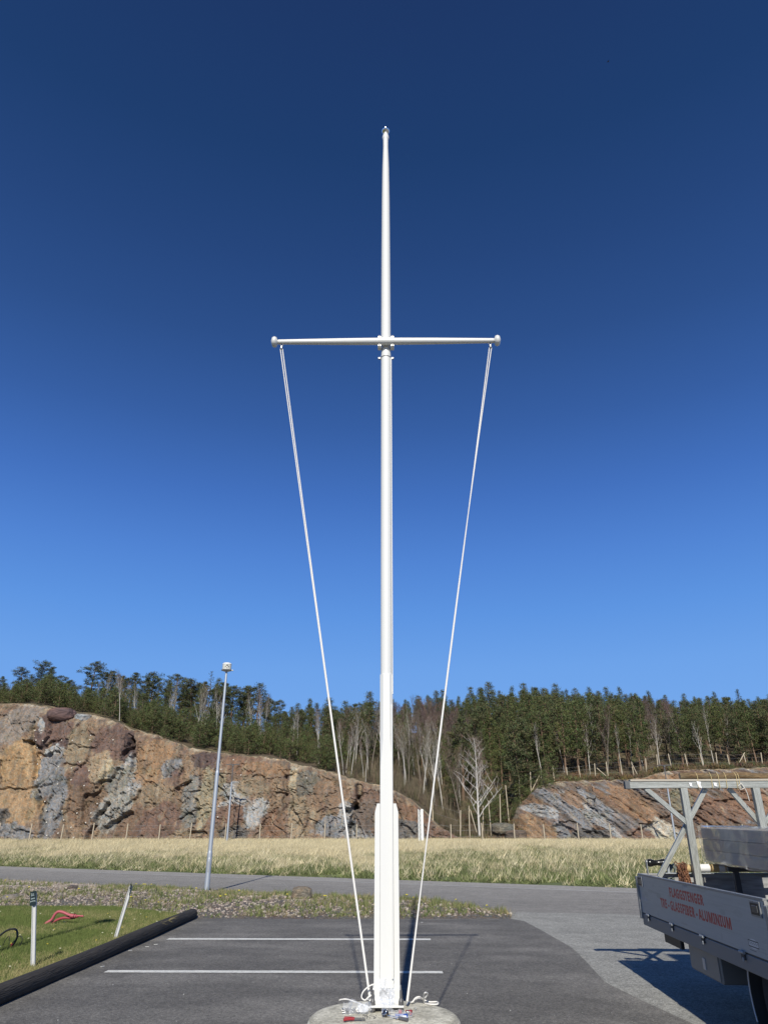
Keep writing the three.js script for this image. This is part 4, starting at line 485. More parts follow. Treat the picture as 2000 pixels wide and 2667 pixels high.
{ // bent conduits and cable ends sticking out of the lawn
  const pink = M([0.4, 0.085, 0.1], 0.55), p = onGround(118, 2416), o = thing('conduit_bundle', 'two bent pinkish red plastic conduits lying out of the lawn', 'pipes', [p.x, 0, p.z]);
  part(o, 'conduit', rope([V(-0.06, -0.1, 0.05), V(0.0, 0.06, 0.02), V(0.1, 0.13, 0), V(0.15, 0.22, 0), V(0.2, 0.265, 0), V(0.29, 0.26, 0), V(0.42, 0.215, 0), V(0.52, 0.195, 0)], 0.026, 80, 12), pink); part(o, 'conduit', rope([V(-0.03, -0.08, -0.05), V(0.08, 0.06, -0.05), V(0.2, 0.13, -0.06), V(0.32, 0.16, -0.05), V(0.46, 0.16, -0.04), V(0.6, 0.19, -0.02)], 0.024, 80, 12), M([0.32, 0.055, 0.065], 0.55)); part(o, 'sleeve', rod(V(0.45, 0.2, -0.01), V(0.56, 0.19, -0.01), 0.036, 0.034, 14), pink); part(o, 'thin_tube', rod(V(0.54, 0.2, -0.015), V(0.7, 0.19, -0.02), 0.016, 0.016, 10), pink); part(o, 'tie', new THREE.TorusGeometry(0.045, 0.006, 6, 20).rotateY(Math.PI / 2).translate(0.53, 0.19, -0.01), M([0.1, 0.02, 0.02], 0.6));
  const q = onGround(22, 2478), k = thing('cable_loops', 'loops of black cable with red and grey ends in the lawn at the left edge', 'cable', [q.x, 0, q.z]), blk = M([0.018, 0.018, 0.018], 0.35);
  part(k, 'hose', rope([V(-0.42, 0.02, 0), V(-0.22, 0.17, 0), V(-0.06, 0.285, 0), V(0.06, 0.29, 0), V(0.1, 0.2, 0), V(0.07, 0.1, 0), V(0.03, -0.02, 0)], 0.014, 70, 10), blk); part(k, 'cable', rope([V(0.1, 0.19, 0.01), V(0.17, 0.2, 0.01), V(0.19, 0.13, 0.01), V(0.15, 0.05, 0.01), V(0.08, 0.0, 0.01)], 0.0055, 50, 7), blk); part(k, 'cable', rope([V(-0.1, -0.02, 0.02), V(-0.07, 0.14, 0.02), V(-0.02, 0.205, 0.02), V(0, 0.13, 0.02), V(0.0, 0.0, 0.02)], 0.005, 50, 7), blk); part(k, 'cable', rope([V(0.09, 0.17, -0.01), V(0.03, 0.1, -0.01), V(-0.04, 0.0, -0.01)], 0.005, 30, 7), blk);
  part(k, 'end_sleeve', rod(V(0.055, 0.1, 0.0), V(0.02, 0.02, 0), 0.022, 0.02, 12), M([0.5, 0.05, 0.06], 0.5)); part(k, 'end_cap', rod(V(-0.01, 0.045, 0.03), V(-0.04, -0.02, 0.03), 0.02, 0.02, 12), M([0.55, 0.54, 0.52], 0.6)); part(k, 'end_cap', rod(V(-0.13, 0.075, 0.03), V(-0.15, -0.01, 0.03), 0.024, 0.022, 12), M([0.55, 0.54, 0.52], 0.6));
}
{ const p = at(1583, 160, 62), o = thing('bird', 'small dark bird flying high in the upper right sky', 'bird', [p.x, p.y, p.z], 0.5), m = M([0.03, 0.03, 0.035], 0.8), b = new THREE.SphereGeometry(1, 12, 8).scale(0.13, 0.035, 0.04); part(o, 'body', [b, new THREE.SphereGeometry(0.03, 8, 6).translate(0.14, 0.01, 0)], m); const w = (s) => { const sh = new THREE.Shape(); sh.moveTo(-0.07, 0); sh.quadraticCurveTo(-0.02, 0.16, -0.1, 0.26); sh.quadraticCurveTo(0.05, 0.16, 0.07, 0); return new THREE.ExtrudeGeometry(sh, { depth: 0.006, bevelEnabled: false }).rotateX(s * Math.PI / 2 - s * 0.25); }; part(o, 'wing', w(1), m); part(o, 'wing', w(-1), m); }

// ---------------------------------------------------------------- concrete footing and flagpole
const concreteTex = noiseTexture(512, (() => { const a = tileNoise(256, 31), b = tileNoise(60, 32), c = tileNoise(14, 33); return (i, j) => { const u = i / 512, v = j / 512, n = 208 + (a(u, v) - 0.5) * 46 + (b(u, v) - 0.5) * 50 + (c(u, v) - 0.5) * 50 - (a(v, u) > 0.93 ? 60 : 0); return [clamp(n, 0, 255), clamp(n - 2, 0, 255), clamp(n - 11, 0, 255)]; }; })());
const FX = 0.0, FD = 5.86, FH = 0.52, MX = 0.02, MD = 6.0;
{
  const prof = [[0, FH], [0.2, FH + 0.002], [0.44, FH], [0.485, FH - 0.008], [0.51, FH - 0.025], [0.522, FH - 0.05], [0.53, FH - 0.085], [0.545, FH - 0.1], [0.56, FH - 0.125], [0.566, FH - 0.18], [0.6, FH - 0.2], [0.622, FH - 0.23], [0.63, FH - 0.3], [0.64, 0.02], [0.64, -0.1]].reverse(), g = lathe(prof, 96), p = g.attributes.position, uv = [];
  for (let i = 0; i < p.count; i++) { const x = p.getX(i), y = p.getY(i), z = p.getZ(i), r = Math.hypot(x, z), k = 1 + 0.012 * fbm(x * 3, z * 3, y * 3); p.setXYZ(i, x * k, y + (r < 0.5 ? 0.006 * fbm(x * 5, z * 5, 2) : 0.004 * fbm(x * 8, z * 8, y)), z * k); uv.push(r < 0.5 ? x : Math.atan2(z, x) * 0.6, r < 0.5 ? z : y + r); } g.setAttribute('uv', new THREE.Float32BufferAttribute(uv, 2)); g.computeVertexNormals();
  const m = single('concrete_footing', g, M([0.78, 0.76, 0.69], 0.9, 0, { map: concreteTex, bumpMap: concreteTex, bumpScale: 0.004 }), 'round stepped concrete footing under the white flagpole', 'footing'); m.position.set(FX, 0, -FD);
}
const white = MP([0.7, 0.695, 0.66], 0.35, 0, { clearcoat: 0.25, clearcoatRoughness: 0.3 }), steel = M([0.16, 0.155, 0.15], 0.5, 0.6), shiny = M([0.72, 0.7, 0.68], 0.15, 1);
const mast = thing('flagpole', 'tall white signal mast with crossbar on a round concrete footing', 'flagpole', [MX, 0, -MD]);
{
  const ring = (h, a, c) => { const q = []; for (const [sx, sz] of [[1, 1], [-1, 1], [-1, -1], [1, -1]]) { const e = [[sx * a, sz * (a - c)], [sx * (a - c), sz * a]]; if (sx * sz < 0) e.reverse(); q.push(...e); } return q.map(([x, z]) => V(x, h, z)); };
  const rings = [[0.655, 0.05, 0.004], [2.12, 0.05, 0.004], [2.22, 0.05, 0.012], [2.34, 0.051, 0.0225], [2.86, 0.0525, 0.0255]].map((q) => ring(...q)), pos = [], quad = (a, b, c, d) => pos.push(...[a, b, c, a, c, d].flatMap((v) => [v.x, v.y, v.z]));
  for (let i = 0; i < rings.length - 1; i++) for (let k = 0; k < 8; k++) quad(rings[i][k], rings[i + 1][k], rings[i + 1][(k + 1) % 8], rings[i][(k + 1) % 8]);
  for (const [rr, f] of [[rings[0], 1], [rings[4], 0]]) for (let k = 1; k < 7; k++) { const t = f ? [rr[0], rr[k], rr[k + 1]] : [rr[0], rr[k + 1], rr[k]]; pos.push(...t.flatMap((v) => [v.x, v.y, v.z])); }
  const heel = part(mast, 'heel_tube', geoFrom(pos), white); part(heel, 'rope_track', box(0.012, 1.9, 0.016, 0.043, 1.66, 0.057, 0.003), white);
  part(mast, 'pole', lathe([[0.049, 2.8], [0.05, 4], [0.0505, 6.3], [0.05, 6.9], [0.0485, 7.6], [0.0455, 8.3], [0.04, 8.85], [0.033, 9.12], [0.0285, 9.27]], 48), white);
  const plate = (s) => { const sh = new THREE.Shape(), c = 0.036; sh.moveTo(0.0525 * s, 0.5635); sh.lineTo(0.091 * s, 0.5635); sh.lineTo(0.0885 * s, 1.80); sh.lineTo((0.0885 - 0.016) * s, 1.86); sh.lineTo(0.0525 * s, 1.86); return new THREE.ExtrudeGeometry(sh, { depth: 0.1, bevelEnabled: true, bevelSize: 0.0015, bevelThickness: 0.0015, bevelSegments: 1 }).translate(0, 0, -0.058); };
  part(mast, 'side_plate', plate(1), white); part(mast, 'side_plate', plate(-1), white);
  part(mast, 'base_plate', box(0.235, 0.014, 0.225, 0, 0.556, 0, 0.003), white); part(mast, 'gap_shade_block', box(0.19, 0.024, 0.17, 0, 0.53, -0.02, 0.004), M([0.05, 0.05, 0.05], 0.7));  // near-black block paints in the shade of the gap below the base plate
  for (const [sx, sz] of [[-1, 1], [1, 1], [-1, -1], [1, -1]]) { const b = part(mast, 'anchor_bolt', cyl(0.0095, 0.0095, 0.15, 0, 0, 0, 14).translate(sx * 0.098, 0.575, sz * 0.095), steel); part(b, 'nut', new THREE.CylinderGeometry(0.0195, 0.0195, 0.02, 6).translate(sx * 0.098, 0.575, sz * 0.095), steel); part(b, 'nut', new THREE.CylinderGeometry(0.0195, 0.0195, 0.018, 6).translate(sx * 0.098, 0.538, sz * 0.095), steel); part(b, 'cone_nut', new THREE.CylinderGeometry(0.011, 0.016, 0.018, 12).translate(sx * 0.098, 0.594, sz * 0.095), steel); }
  const top = part(mast, 'pole_cap', lathe([[0.031, 9.2], [0.0315, 9.33], [0.034, 9.335], [0.042, 9.36], [0.036, 9.4], [0.022, 9.44], [0.018, 9.46]], 32), white); part(top, 'finial_ball', new THREE.SphereGeometry(0.052, 32, 20).scale(1, 0.93, 1).translate(0, 9.5, 0), M([0.82, 0.8, 0.78], 0.12, 1)); part(top, 'finial_tip', lathe([[0.02, 9.54], [0.012, 9.565], [0, 9.575]], 16), shiny);
  // crossbar
  const yard = new THREE.Group(); yard.name = 'crossbar'; yard.position.set(0, 6.25, 0.085); yard.rotation.z = 0.008; mast.add(yard);
  const half = 1.1, barGeo = lathe([[0.0255, -half], [0.034, -0.5], [0.0375, 0], [0.034, 0.5], [0.0255, half]], 28).rotateZ(Math.PI / 2); part(yard, 'tube', barGeo, white);
  for (const s of [-1, 1]) { part(yard, 'end_cap', lathe([[0.022, 0], [0.026, 0.012], [0.05, 0.02], [0.058, 0.04], [0.05, 0.062], [0.02, 0.074], [0, 0.076]].map(([r, y]) => [r, y]), 28).rotateZ(-s * Math.PI / 2).translate(s * half, 0, 0), white); const x = s * (half - 0.035); part(yard, 'eye', new THREE.TorusGeometry(0.013, 0.004, 8, 20).translate(x, -0.038, 0), steel); part(yard, 'block', [box(0.02, 0.045, 0.026, x, -0.075, 0, 0.005), new THREE.CylinderGeometry(0.018, 0.018, 0.012, 18).rotateZ(Math.PI / 2).translate(x, -0.083, 0)], M([0.3, 0.3, 0.3], 0.4, 0.6)); }
  const cl = new THREE.Group(); cl.name = 'clamp'; mast.add(cl); part(cl, 'sleeve', cyl(0.0415, 0.0415, 0.16, 0, 0, 0, 28).rotateZ(Math.PI / 2 + 0.008).translate(0, 6.25, 0.085), white); for (const sx of [-1, 1]) for (const sy of [-1, 1]) { part(cl, 'lug', box(0.034, 0.024, 0.075, sx * 0.066, 6.25 + sy * 0.052, 0.055, 0.003), white); part(cl, 'bolt', new THREE.CylinderGeometry(0.006, 0.006, 0.02, 6).rotateX(Math.PI / 2).translate(sx * 0.068, 6.25 + sy * 0.052, 0.1), steel); }
  part(mast, 'pole_band', [new THREE.TorusGeometry(0.052, 0.005, 8, 40).rotateX(Math.PI / 2).translate(0, 6.1, 0), box(0.16, 0.02, 0.02, 0, 6.1, 0, 0.003)], M([0.45, 0.45, 0.44], 0.5, 0.4));
  part(mast, 'track_line', rod(V(0.052, 2.7, 0.03), V(0.053, 6.08, 0.03), 0.0045, 0.0045, 8), white);
}
const ropeMat = M([0.74, 0.72, 0.68], 0.85), PX = MX, PZ = -MD;
for (const s of [-1, 1]) {
  const o = thing('halyard', s < 0 ? 'white doubled halyard from the left crossbar end to the footing' : 'white doubled halyard from the right crossbar end to the footing', 'rope', [0, 0, 0], 0, 'halyards of the flagpole'), top = V(PX + s * 1.065, 6.25 - 0.09 + s * 0.008, PZ + 0.085), foot = s < 0 ? V(-0.098, 0.56, PZ - 0.05) : V(0.165, 0.56, PZ - 0.05);
  const line = (dx, fx, sag) => { const a = top.clone().add(V(dx, 0, 0)), b = foot.clone().add(V(fx, 0, 0)), pts = []; for (let i = 0; i <= 12; i++) { const t = i / 12; pts.push(a.clone().lerp(b, t).add(V(-s * sag * Math.sin(Math.PI * t), 0, -0.02 * Math.sin(Math.PI * t)))); } return rope(pts, 0.0052, 80, 7); };
  part(o, 'line', line(-0.011, -0.003, 0.0), ropeMat); part(o, 'line', line(0.011, 0.004, s < 0 ? -0.006 : 0.02), ropeMat);
}
const onTop = (px, py, lift = 0) => { const p = onGround(px, py, FH + lift); return p; };
{ // loose rope, bags and tools on the footing
  const T0 = (list, lift = 0.006) => list.map(([a, b, l = 0]) => onTop(a, b, l).add(V(0, lift, 0)));
  single('rope_coil', rope(T0([[1058, 2622], [1064, 2614], [1074, 2612, 0.01], [1082, 2602, 0.03], [1092, 2599, 0.035], [1102, 2606, 0.01], [1118, 2612], [1137, 2612], [1139, 2618], [1120, 2618], [1106, 2614], [1103, 2600, 0.04], [1107, 2588, 0.08], [1114, 2592, 0.06], [1106, 2602, 0.03], [1085, 2604], [1070, 2616]]), 0.0055, 200, 8), ropeMat, 'loose white rope coil on the right of the footing', 'rope');
  single('rope_tail', rope(T0([[884, 2607], [900, 2605], [925, 2612], [950, 2622], [968, 2629], [985, 2632]]), 0.0055, 80, 8), ropeMat, 'white rope tail lying on the left of the footing', 'rope');
  single('rope_loop', rope([V(MX - 0.088, 0.672, PZ), V(-0.105, 0.658, PZ), V(-0.15, 0.622, PZ), V(-0.158, 0.59, PZ), V(-0.135, 0.575, PZ), V(-0.11, 0.59, PZ - 0.02), V(-0.085, 0.6, PZ - 0.03)], 0.005, 90, 8), ropeMat, 'white rope loop bulging left of the flagpole heel', 'rope');
  const crumple = (w, h, amp, seed, f = 9) => { const g = new THREE.PlaneGeometry(w, h, 26, 26), p = g.attributes.position; for (let i = 0; i < p.count; i++) { const x = p.getX(i), y = p.getY(i), v = voronoi(x * f * 3 + seed, y * f * 2, seed); p.setZ(i, amp * (fbm(x * f * 2, y * f * 1.3, seed) * 1.6 + (hash2(...v.id, seed) - 0.5) * 0.5 + v.dx * (hash2(...v.id, seed + 3) - 0.5))); } g.computeVertexNormals(); return g; };
  const film = MP([0.97, 0.98, 1], 0.12, 0, { transmission: 0.82, thickness: 0, ior: 1.45, side: THREE.DoubleSide }), filmW = MP([0.95, 0.96, 0.97], 0.2, 0, { transmission: 0.5, thickness: 0, ior: 1.45, side: THREE.DoubleSide });
  const wrap = thing('plastic_wrap', 'crumpled clear plastic wrap hanging at the flagpole heel', 'plastic', [MX, 0, -MD]); part(wrap, 'upper_sheet', crumple(0.11, 0.16, 0.03, 3).rotateX(-0.15).translate(0, 0.635, 0.062), filmW); part(wrap, 'lower_sheet', crumple(0.075, 0.12, 0.022, 5).rotateX(-0.45).translate(0.0, 0.55, 0.14), film); part(wrap, 'side_sheet', crumple(0.05, 0.05, 0.02, 8).rotateY(0.4).translate(-0.11, 0.585, -0.09), filmW); part(wrap, 'back_sheet', crumple(0.2, 0.07, 0.03, 9).translate(0, 0.62, -0.06), filmW);
  const bag = thing('bolt_bag', 'clear plastic bag of small bolts on the left of the footing', 'bag', onTop(930, 2640).toArray()), r = mulberry(66); part(bag, 'film', crumple(0.2, 0.1, 0.03, 12).rotateX(-1.1).translate(0, 0.035, 0), film); part(bag, 'film', crumple(0.07, 0.07, 0.02, 15).rotateX(-1.1).translate(0.04, 0.03, 0.01), filmW);
  const bolts = []; for (let k = 0; k < 46; k++) { const g = mergeGeometries([plain(new THREE.CylinderGeometry(0.003, 0.003, 0.018, 6)), plain(new THREE.CylinderGeometry(0.006, 0.006, 0.005, 6).translate(0, 0.011, 0))]); g.rotateX(r() * 6).rotateY(r() * 6).translate((r() - 0.62) * 0.11 - 0.03, 0.008 + r() * 0.018, (r() - 0.5) * 0.06); bolts.push(g); } const bm = part(bag, 'bolts', bolts, M([0.45, 0.44, 0.42], 0.35, 0.8)); bm.userData.kind = 'stuff';
  const sc = []; for (let k = 0; k < 24; k++) { const p = onTop(lerp(945, 980, r()), lerp(2646, 2655, r())), g = new THREE.CylinderGeometry(0.002, 0.002, 0.009, 5).rotateX(r() * 3).rotateY(r() * 6).translate(p.x, FH + 0.006, p.z); sc.push(g); } const sm = part(scene, 'spilled_screws', sc, steel); tag(sm, 'tiny dark screws spilled beside the bolt bag', 'screws'); sm.userData.kind = 'stuff';
  const red = M([0.3, 0.025, 0.03], 0.5), pl = thing('pliers', 'red handled pliers on the front left of the footing', 'pliers', onTop(912, 2661).toArray(), 0.2); part(pl, 'handle', rope([V(-0.045, 0.014, 0.012), V(-0.01, 0.016, 0.006), V(0.03, 0.014, 0.002)], 0.0085, 20, 10), red); part(pl, 'handle', rope([V(-0.035, 0.016, -0.024), V(-0.005, 0.017, -0.014), V(0.03, 0.014, -0.003)], 0.0095, 20, 10), red); part(pl, 'jaws', [box(0.05, 0.012, 0.018, 0.05, 0.013, 0.004, 0.003), box(0.03, 0.01, 0.01, 0.085, 0.012, 0.008, 0.003)], steel);
  const rw = thing('ratchet_wrench', 'chrome ratchet wrench with dark socket on the footing', 'wrench', onTop(1003, 2650).toArray(), -0.75); part(rw, 'shaft', rod(V(0.02, 0.014, 0), V(0.16, 0.014, 0), 0.006, 0.008, 12), shiny); part(rw, 'head', [new THREE.CylinderGeometry(0.021, 0.021, 0.024, 24).rotateX(1.2).translate(0, 0.024, 0)], M([0.08, 0.08, 0.085], 0.3, 0.7)); part(rw, 'head_ring', new THREE.TorusGeometry(0.016, 0.004, 8, 24).rotateX(-0.37).translate(0, 0.032, 0.008), shiny); part(rw, 'grip', rod(V(0.13, 0.014, 0), V(0.2, 0.014, 0), 0.011, 0.011, 12), M([0.1, 0.1, 0.11], 0.5));
  const sd = thing('screwdriver', 'screwdriver with red ball end and long shaft before the base plate', 'screwdriver', onTop(1030, 2645).toArray(), 0.1); part(sd, 'handle', new THREE.SphereGeometry(0.013, 16, 12).scale(1, 1.2, 1).translate(0.033, 0.018, 0), red); part(sd, 'shaft', rod(V(-0.06, 0.01, 0.01), V(0.03, 0.016, 0), 0.003, 0.003, 8), steel);
  const kn = thing('knife', 'red and black utility knife on the footing right of the base plate', 'knife', onTop(1064, 2645).toArray(), -0.5); part(kn, 'body', box(0.03, 0.026, 0.04, 0, 0.016, 0, 0.006), M([0.03, 0.03, 0.03], 0.5)); part(kn, 'grip', [box(0.02, 0.03, 0.03, 0.012, 0.018, -0.004, 0.006), box(0.01, 0.028, 0.012, -0.012, 0.018, 0.008, 0.003)], red);
  const pk = thing('blue_packet', 'flat plastic packet with blue and white card on the footing', 'packet', onTop(1046, 2655).toArray(), -0.2); part(pk, 'film', crumple(0.15, 0.09, 0.016, 22).rotateX(-1.3).translate(0.0, 0.026, 0.0), film);
  const cc = document.createElement('canvas'); cc.width = 128; cc.height = 80; const cx = cc.getContext('2d'); cx.fillStyle = '#244a9a'; cx.fillRect(0, 0, 128, 80); cx.fillStyle = '#e4e8ee'; cx.fillRect(46, 30, 66, 34); cx.fillStyle = '#b9c6e0'; cx.fillRect(12, 12, 70, 8); const ct = new THREE.CanvasTexture(cc); ct.colorSpace = THREE.SRGBColorSpace; part(pk, 'card', new THREE.BoxGeometry(0.085, 0.002, 0.05).rotateX(0.35).rotateY(0.3).translate(0.0, 0.018, 0.0), M([1, 1, 1], 0.5, 0, { map: ct }));
  single('offcut', rope(T0([[1079, 2630], [1081, 2626, 0.005], [1083, 2628, 0.008], [1081, 2633]]), 0.003, 20, 6), M([0.5, 0.5, 0.48], 0.6), 'small curled plastic offcut on the right of the footing', 'offcut');
}

// ---------------------------------------------------------------- flatbed truck
const truck = thing('flatbed_truck', 'grey aluminium flatbed truck with red lettering on its side board', 'truck', [3.25, 0, -10.2], -4.1 * Math.PI / 180);
const brush2 = noiseTexture(256, (() => { const a = tileNoise(256, 81), b = tileNoise(20, 82); return (i, j) => { const u = i / 256, v = j / 256, n = 205 + (a(u * 0.05, v) - 0.5) * 40 + (b(u, v) - 0.5) * 44; return [n, n, n]; }; })());
const alu = M([0.42, 0.43, 0.43], 0.45, 0.35, { map: brush2 }), aluIn = M([0.5, 0.5, 0.49], 0.6, 0.25, { map: brush2 }), dark = M([0.05, 0.05, 0.052], 0.6, 0.2), black = M([0.015, 0.015, 0.016], 0.5), zinc = M([0.52, 0.545, 0.55], 0.5, 0.45, { map: concreteTex });
{
  const LEN = 4.85, WID = 2.1, Y0 = 0.75, Y1 = 1.17;
  // lettered side board
  const c = document.createElement('canvas'); c.width = 2000; c.height = 216; const x = c.getContext('2d'), S = 2000 / 3.86; x.fillStyle = '#a4aaad'; x.fillRect(0, 0, 2000, 216); const rr = mulberry(15); for (let k = 0; k < 500; k++) { x.fillStyle = `rgba(${rr() < 0.5 ? '70,74,78' : '225,228,230'},${0.03 + rr() * 0.05})`; x.fillRect(rr() * 2000, rr() * 216, 20 + rr() * 260, 1 + rr() * 2); } for (let k = 0; k < 26; k++) { x.fillStyle = `rgba(80,78,74,${0.04 + rr() * 0.08})`; x.beginPath(); x.ellipse(rr() * 2000, rr() * 216, 10 + rr() * 60, 3 + rr() * 14, 0, 0, 7); x.fill(); }
  const words = (t, z0, z1, h0, h1) => { x.save(); x.font = 'bold 100px sans-serif'; x.textBaseline = 'alphabetic'; const w = x.measureText(t).width; x.translate(z0 * S, 216 - (h0 - Y0) * S); x.scale((z1 - z0) * S / w, (h1 - h0) * S / 73); x.fillStyle = x.strokeStyle = '#a32630'; x.lineWidth = 4; x.fillText(t, 0, 0); x.strokeText(t, 0, 0); x.restore(); };
  words('FLAGGSTENGER', 1.3, 2.42, 1.02, 1.108); words('TRE - GLASSFIBER - ALUMINIUM', 0.9, 3.08, 0.885, 0.975);
  x.fillStyle = 'rgba(164,170,173,0.85)'; for (let k = 0; k < 70; k++) x.fillRect((0.95 + rr() * 0.75) * S, 216 - (0.88 + rr() * 0.1 - Y0) * S, 2 + rr() * 16, 1 + rr() * 3);
  { const bx = 3.5 * S, by = 216 - 0.08 * S; x.fillStyle = '#cfd3d5'; x.beginPath(); x.ellipse(bx, by, 52, 19, 0, 0, 7); x.fill(); x.fillStyle = '#22303a'; x.fillRect(bx - 54, by - 13, 108, 26); x.fillStyle = '#d6dadd'; x.fillRect(bx - 50, by - 9, 100, 18); x.fillStyle = '#5d6870'; for (let k = 0; k < 9; k++) { x.fillRect(bx - 44 + k * 10.4, by - 6, 3, 12); if (k % 2) x.fillRect(bx - 44 + k * 10.4, by - 2, 7, 3); else x.fillRect(bx - 44 + k * 10.4, by - 6, 7, 3); } x.fillRect(bx - 50, by + 24, 70, 3); }
  const bt = new THREE.CanvasTexture(c); bt.colorSpace = THREE.SRGBColorSpace;
  const nz = 160, nh = 24, pos = [], uv = [], idx = []; for (let i = 0; i <= nz; i++) for (let j = 0; j <= nh; j++) { const z = 0.04 + i / nz * 3.86, h = Y0 + 0.005 + j / nh * (Y1 - Y0 - 0.01), dent = 0.012 * Math.exp(-(((z - 0.25) / 0.28) ** 2) - (((h - 0.895) / 0.016) ** 2)) + 0.02 * Math.exp(-(((z - 1.95) / 0.06) ** 2) - (((h - 1.17) / 0.02) ** 2)); pos.push(-0.014 - dent * (z < 1 ? 1 : -0.6) + 0.0012 * fbm(z * 1.2, h * 4, 3), h - (z > 1 ? dent * 0.4 : 0), z); uv.push(i / nz, j / nh); }
  for (let i = 0; i < nz; i++) for (let j = 0; j < nh; j++) { const a = i * (nh + 1) + j; idx.push(a, a + nh + 1, a + 1, a + nh + 1, a + nh + 2, a + 1); }
  const side = part(truck, 'side_board', box(0.024, Y1 - Y0, 3.88, 0.001, (Y0 + Y1) / 2, 1.97, 0.003), aluIn); part(side, 'lettered_panel', geoFrom(pos, null, idx, uv), M([1, 1, 1], 0.42, 0.3, { map: bt })); part(side, 'top_rail', box(0.034, 0.022, 3.88, -0.001, Y1 + 0.006, 1.97, 0.005), alu);
  const latch = (z) => { const l = part(truck, 'board_latch', box(0.012, 0.115, 0.2, -0.02, 1.1, z, 0.004), alu); part(l, 'recess', box(0.006, 0.085, 0.165, -0.0255, 1.1, z, 0.002), black); part(l, 'lever', box(0.012, 0.05, 0.11, -0.03, 1.1, z + 0.01, 0.004), M([0.06, 0.06, 0.06], 0.4)); }; latch(0.14); latch(3.74); latch(4.12);
  const side2 = part(truck, 'side_board', box(0.026, Y1 - Y0, 0.86, -0.001, (Y0 + Y1) / 2, 4.42, 0.003), alu); part(side2, 'top_rail', box(0.034, 0.022, 0.86, -0.001, Y1 + 0.006, 4.42, 0.005), alu); part(truck, 'side_board', box(0.026, Y1 - Y0, LEN - 0.1, WID, (Y0 + Y1) / 2, LEN / 2, 0.003), aluIn);
  part(truck, 'rear_board', [box(WID - 0.06, Y1 - Y0, 0.026, WID / 2, (Y0 + Y1) / 2, 0.0, 0.003), box(WID - 0.06, 0.02, 0.04, WID / 2, Y1 + 0.004, 0.0, 0.004)], aluIn); part(truck, 'head_board', box(WID, 0.75, 0.05, WID / 2, Y0 + 0.375, LEN - 0.02, 0.006), alu);
  for (const [px, pz, hh] of [[-0.004, -0.005, 0.47], [-0.004, 3.965, 0.46], [WID + 0.004, -0.005, 0.47], [-0.004, LEN, 0.47]]) part(truck, 'corner_post', box(0.06, hh, 0.07, px, Y0 - 0.07 + hh / 2, pz, 0.006), alu);
  part(truck, 'bed_floor', box(WID, 0.03, LEN, WID / 2, Y0 - 0.02, LEN / 2), M([0.16, 0.13, 0.1], 0.9)); part(truck, 'bed_rail', box(0.05, 0.125, LEN, 0.015, Y0 - 0.075, LEN / 2, 0.006), M([0.2, 0.21, 0.22], 0.5, 0.4)); part(truck, 'bed_rail', box(0.05, 0.125, LEN, WID - 0.015, Y0 - 0.075, LEN / 2, 0.006), M([0.2, 0.21, 0.22], 0.5, 0.4)); part(truck, 'bed_rail', box(WID - 0.1, 0.125, 0.05, WID / 2, Y0 - 0.075, 0.03, 0.006), M([0.2, 0.21, 0.22], 0.5, 0.4));
  for (const z of [0.32, 1.28, 2.28, 3.28]) { const hg = part(truck, 'hinge', box(0.02, 0.06, 0.07, -0.016, Y0 - 0.03, z, 0.004), dark); part(hg, 'pin', new THREE.CylinderGeometry(0.012, 0.012, 0.1, 12).rotateX(Math.PI / 2).translate(-0.026, Y0 - 0.004, z), galvDark); part(hg, 'hook', box(0.012, 0.03, 0.02, -0.03, Y0 - 0.055, z + 0.02, 0.003), galvDark); }
  for (const xx of [0.62, 1.48]) part(truck, 'chassis_beam', box(0.09, 0.2, LEN + 1.8, xx, Y0 - 0.26, LEN / 2 + 0.95, 0.006), black); for (const z of [0.3, 1.4, 2.4, 3.4, 4.4]) part(truck, 'cross_member', box(WID - 0.16, 0.08, 0.06, WID / 2, Y0 - 0.13, z), black);
  part(truck, 'rear_bumper', [box(WID - 0.3, 0.11, 0.1, WID / 2, 0.56, 0.55, 0.02), box(0.04, 0.19, 0.62, 0.08, 0.595, 0.92, 0.01), box(0.045, 0.06, 0.05, 0.27, 0.64, 0.9, 0.008)], black); part(truck, 'tail_light', box(0.3, 0.1, 0.05, 0.35, 0.57, 0.47, 0.01), M([0.3, 0.01, 0.01], 0.3));
  const tb = part(truck, 'toolbox', box(0.46, 0.36, 0.92, 0.33, 0.53, 1.84, 0.015), M([0.18, 0.18, 0.17], 0.5, 0.4)); part(tb, 'door', box(0.012, 0.33, 0.86, 0.096, 0.53, 1.83, 0.004), M([0.24, 0.235, 0.22], 0.5, 0.35)); const lk = part(tb, 'lock', box(0.012, 0.1, 0.07, 0.086, 0.46, 1.86, 0.004), M([0.5, 0.5, 0.5], 0.4, 0.5));
  const wheel = (px, pz, r, w) => { const o = new THREE.Group(); o.name = 'wheel'; o.position.set(px, r, pz); truck.add(o); part(o, 'tyre', lathe([[r * 0.56, -w / 2], [r * 0.9, -w / 2], [r * 0.98, -w * 0.4], [r, -w * 0.25], [r, w * 0.25], [r * 0.98, w * 0.4], [r * 0.9, w / 2], [r * 0.56, w / 2]], 48).rotateZ(Math.PI / 2), M([0.018, 0.018, 0.018], 0.9)); part(o, 'rim', lathe([[0.04, -w * 0.2], [r * 0.35, -w * 0.3], [r * 0.5, -w * 0.42], [r * 0.58, -w * 0.46], [r * 0.58, w * 0.46], [0.04, w * 0.4]], 40).rotateZ(-Math.PI / 2), M([0.4, 0.41, 0.42], 0.45, 0.5)); };
  for (const z of [3.38, 6.1]) { wheel(0.3, z, 0.39, 0.24); wheel(WID - 0.3, z, 0.39, 0.24); }
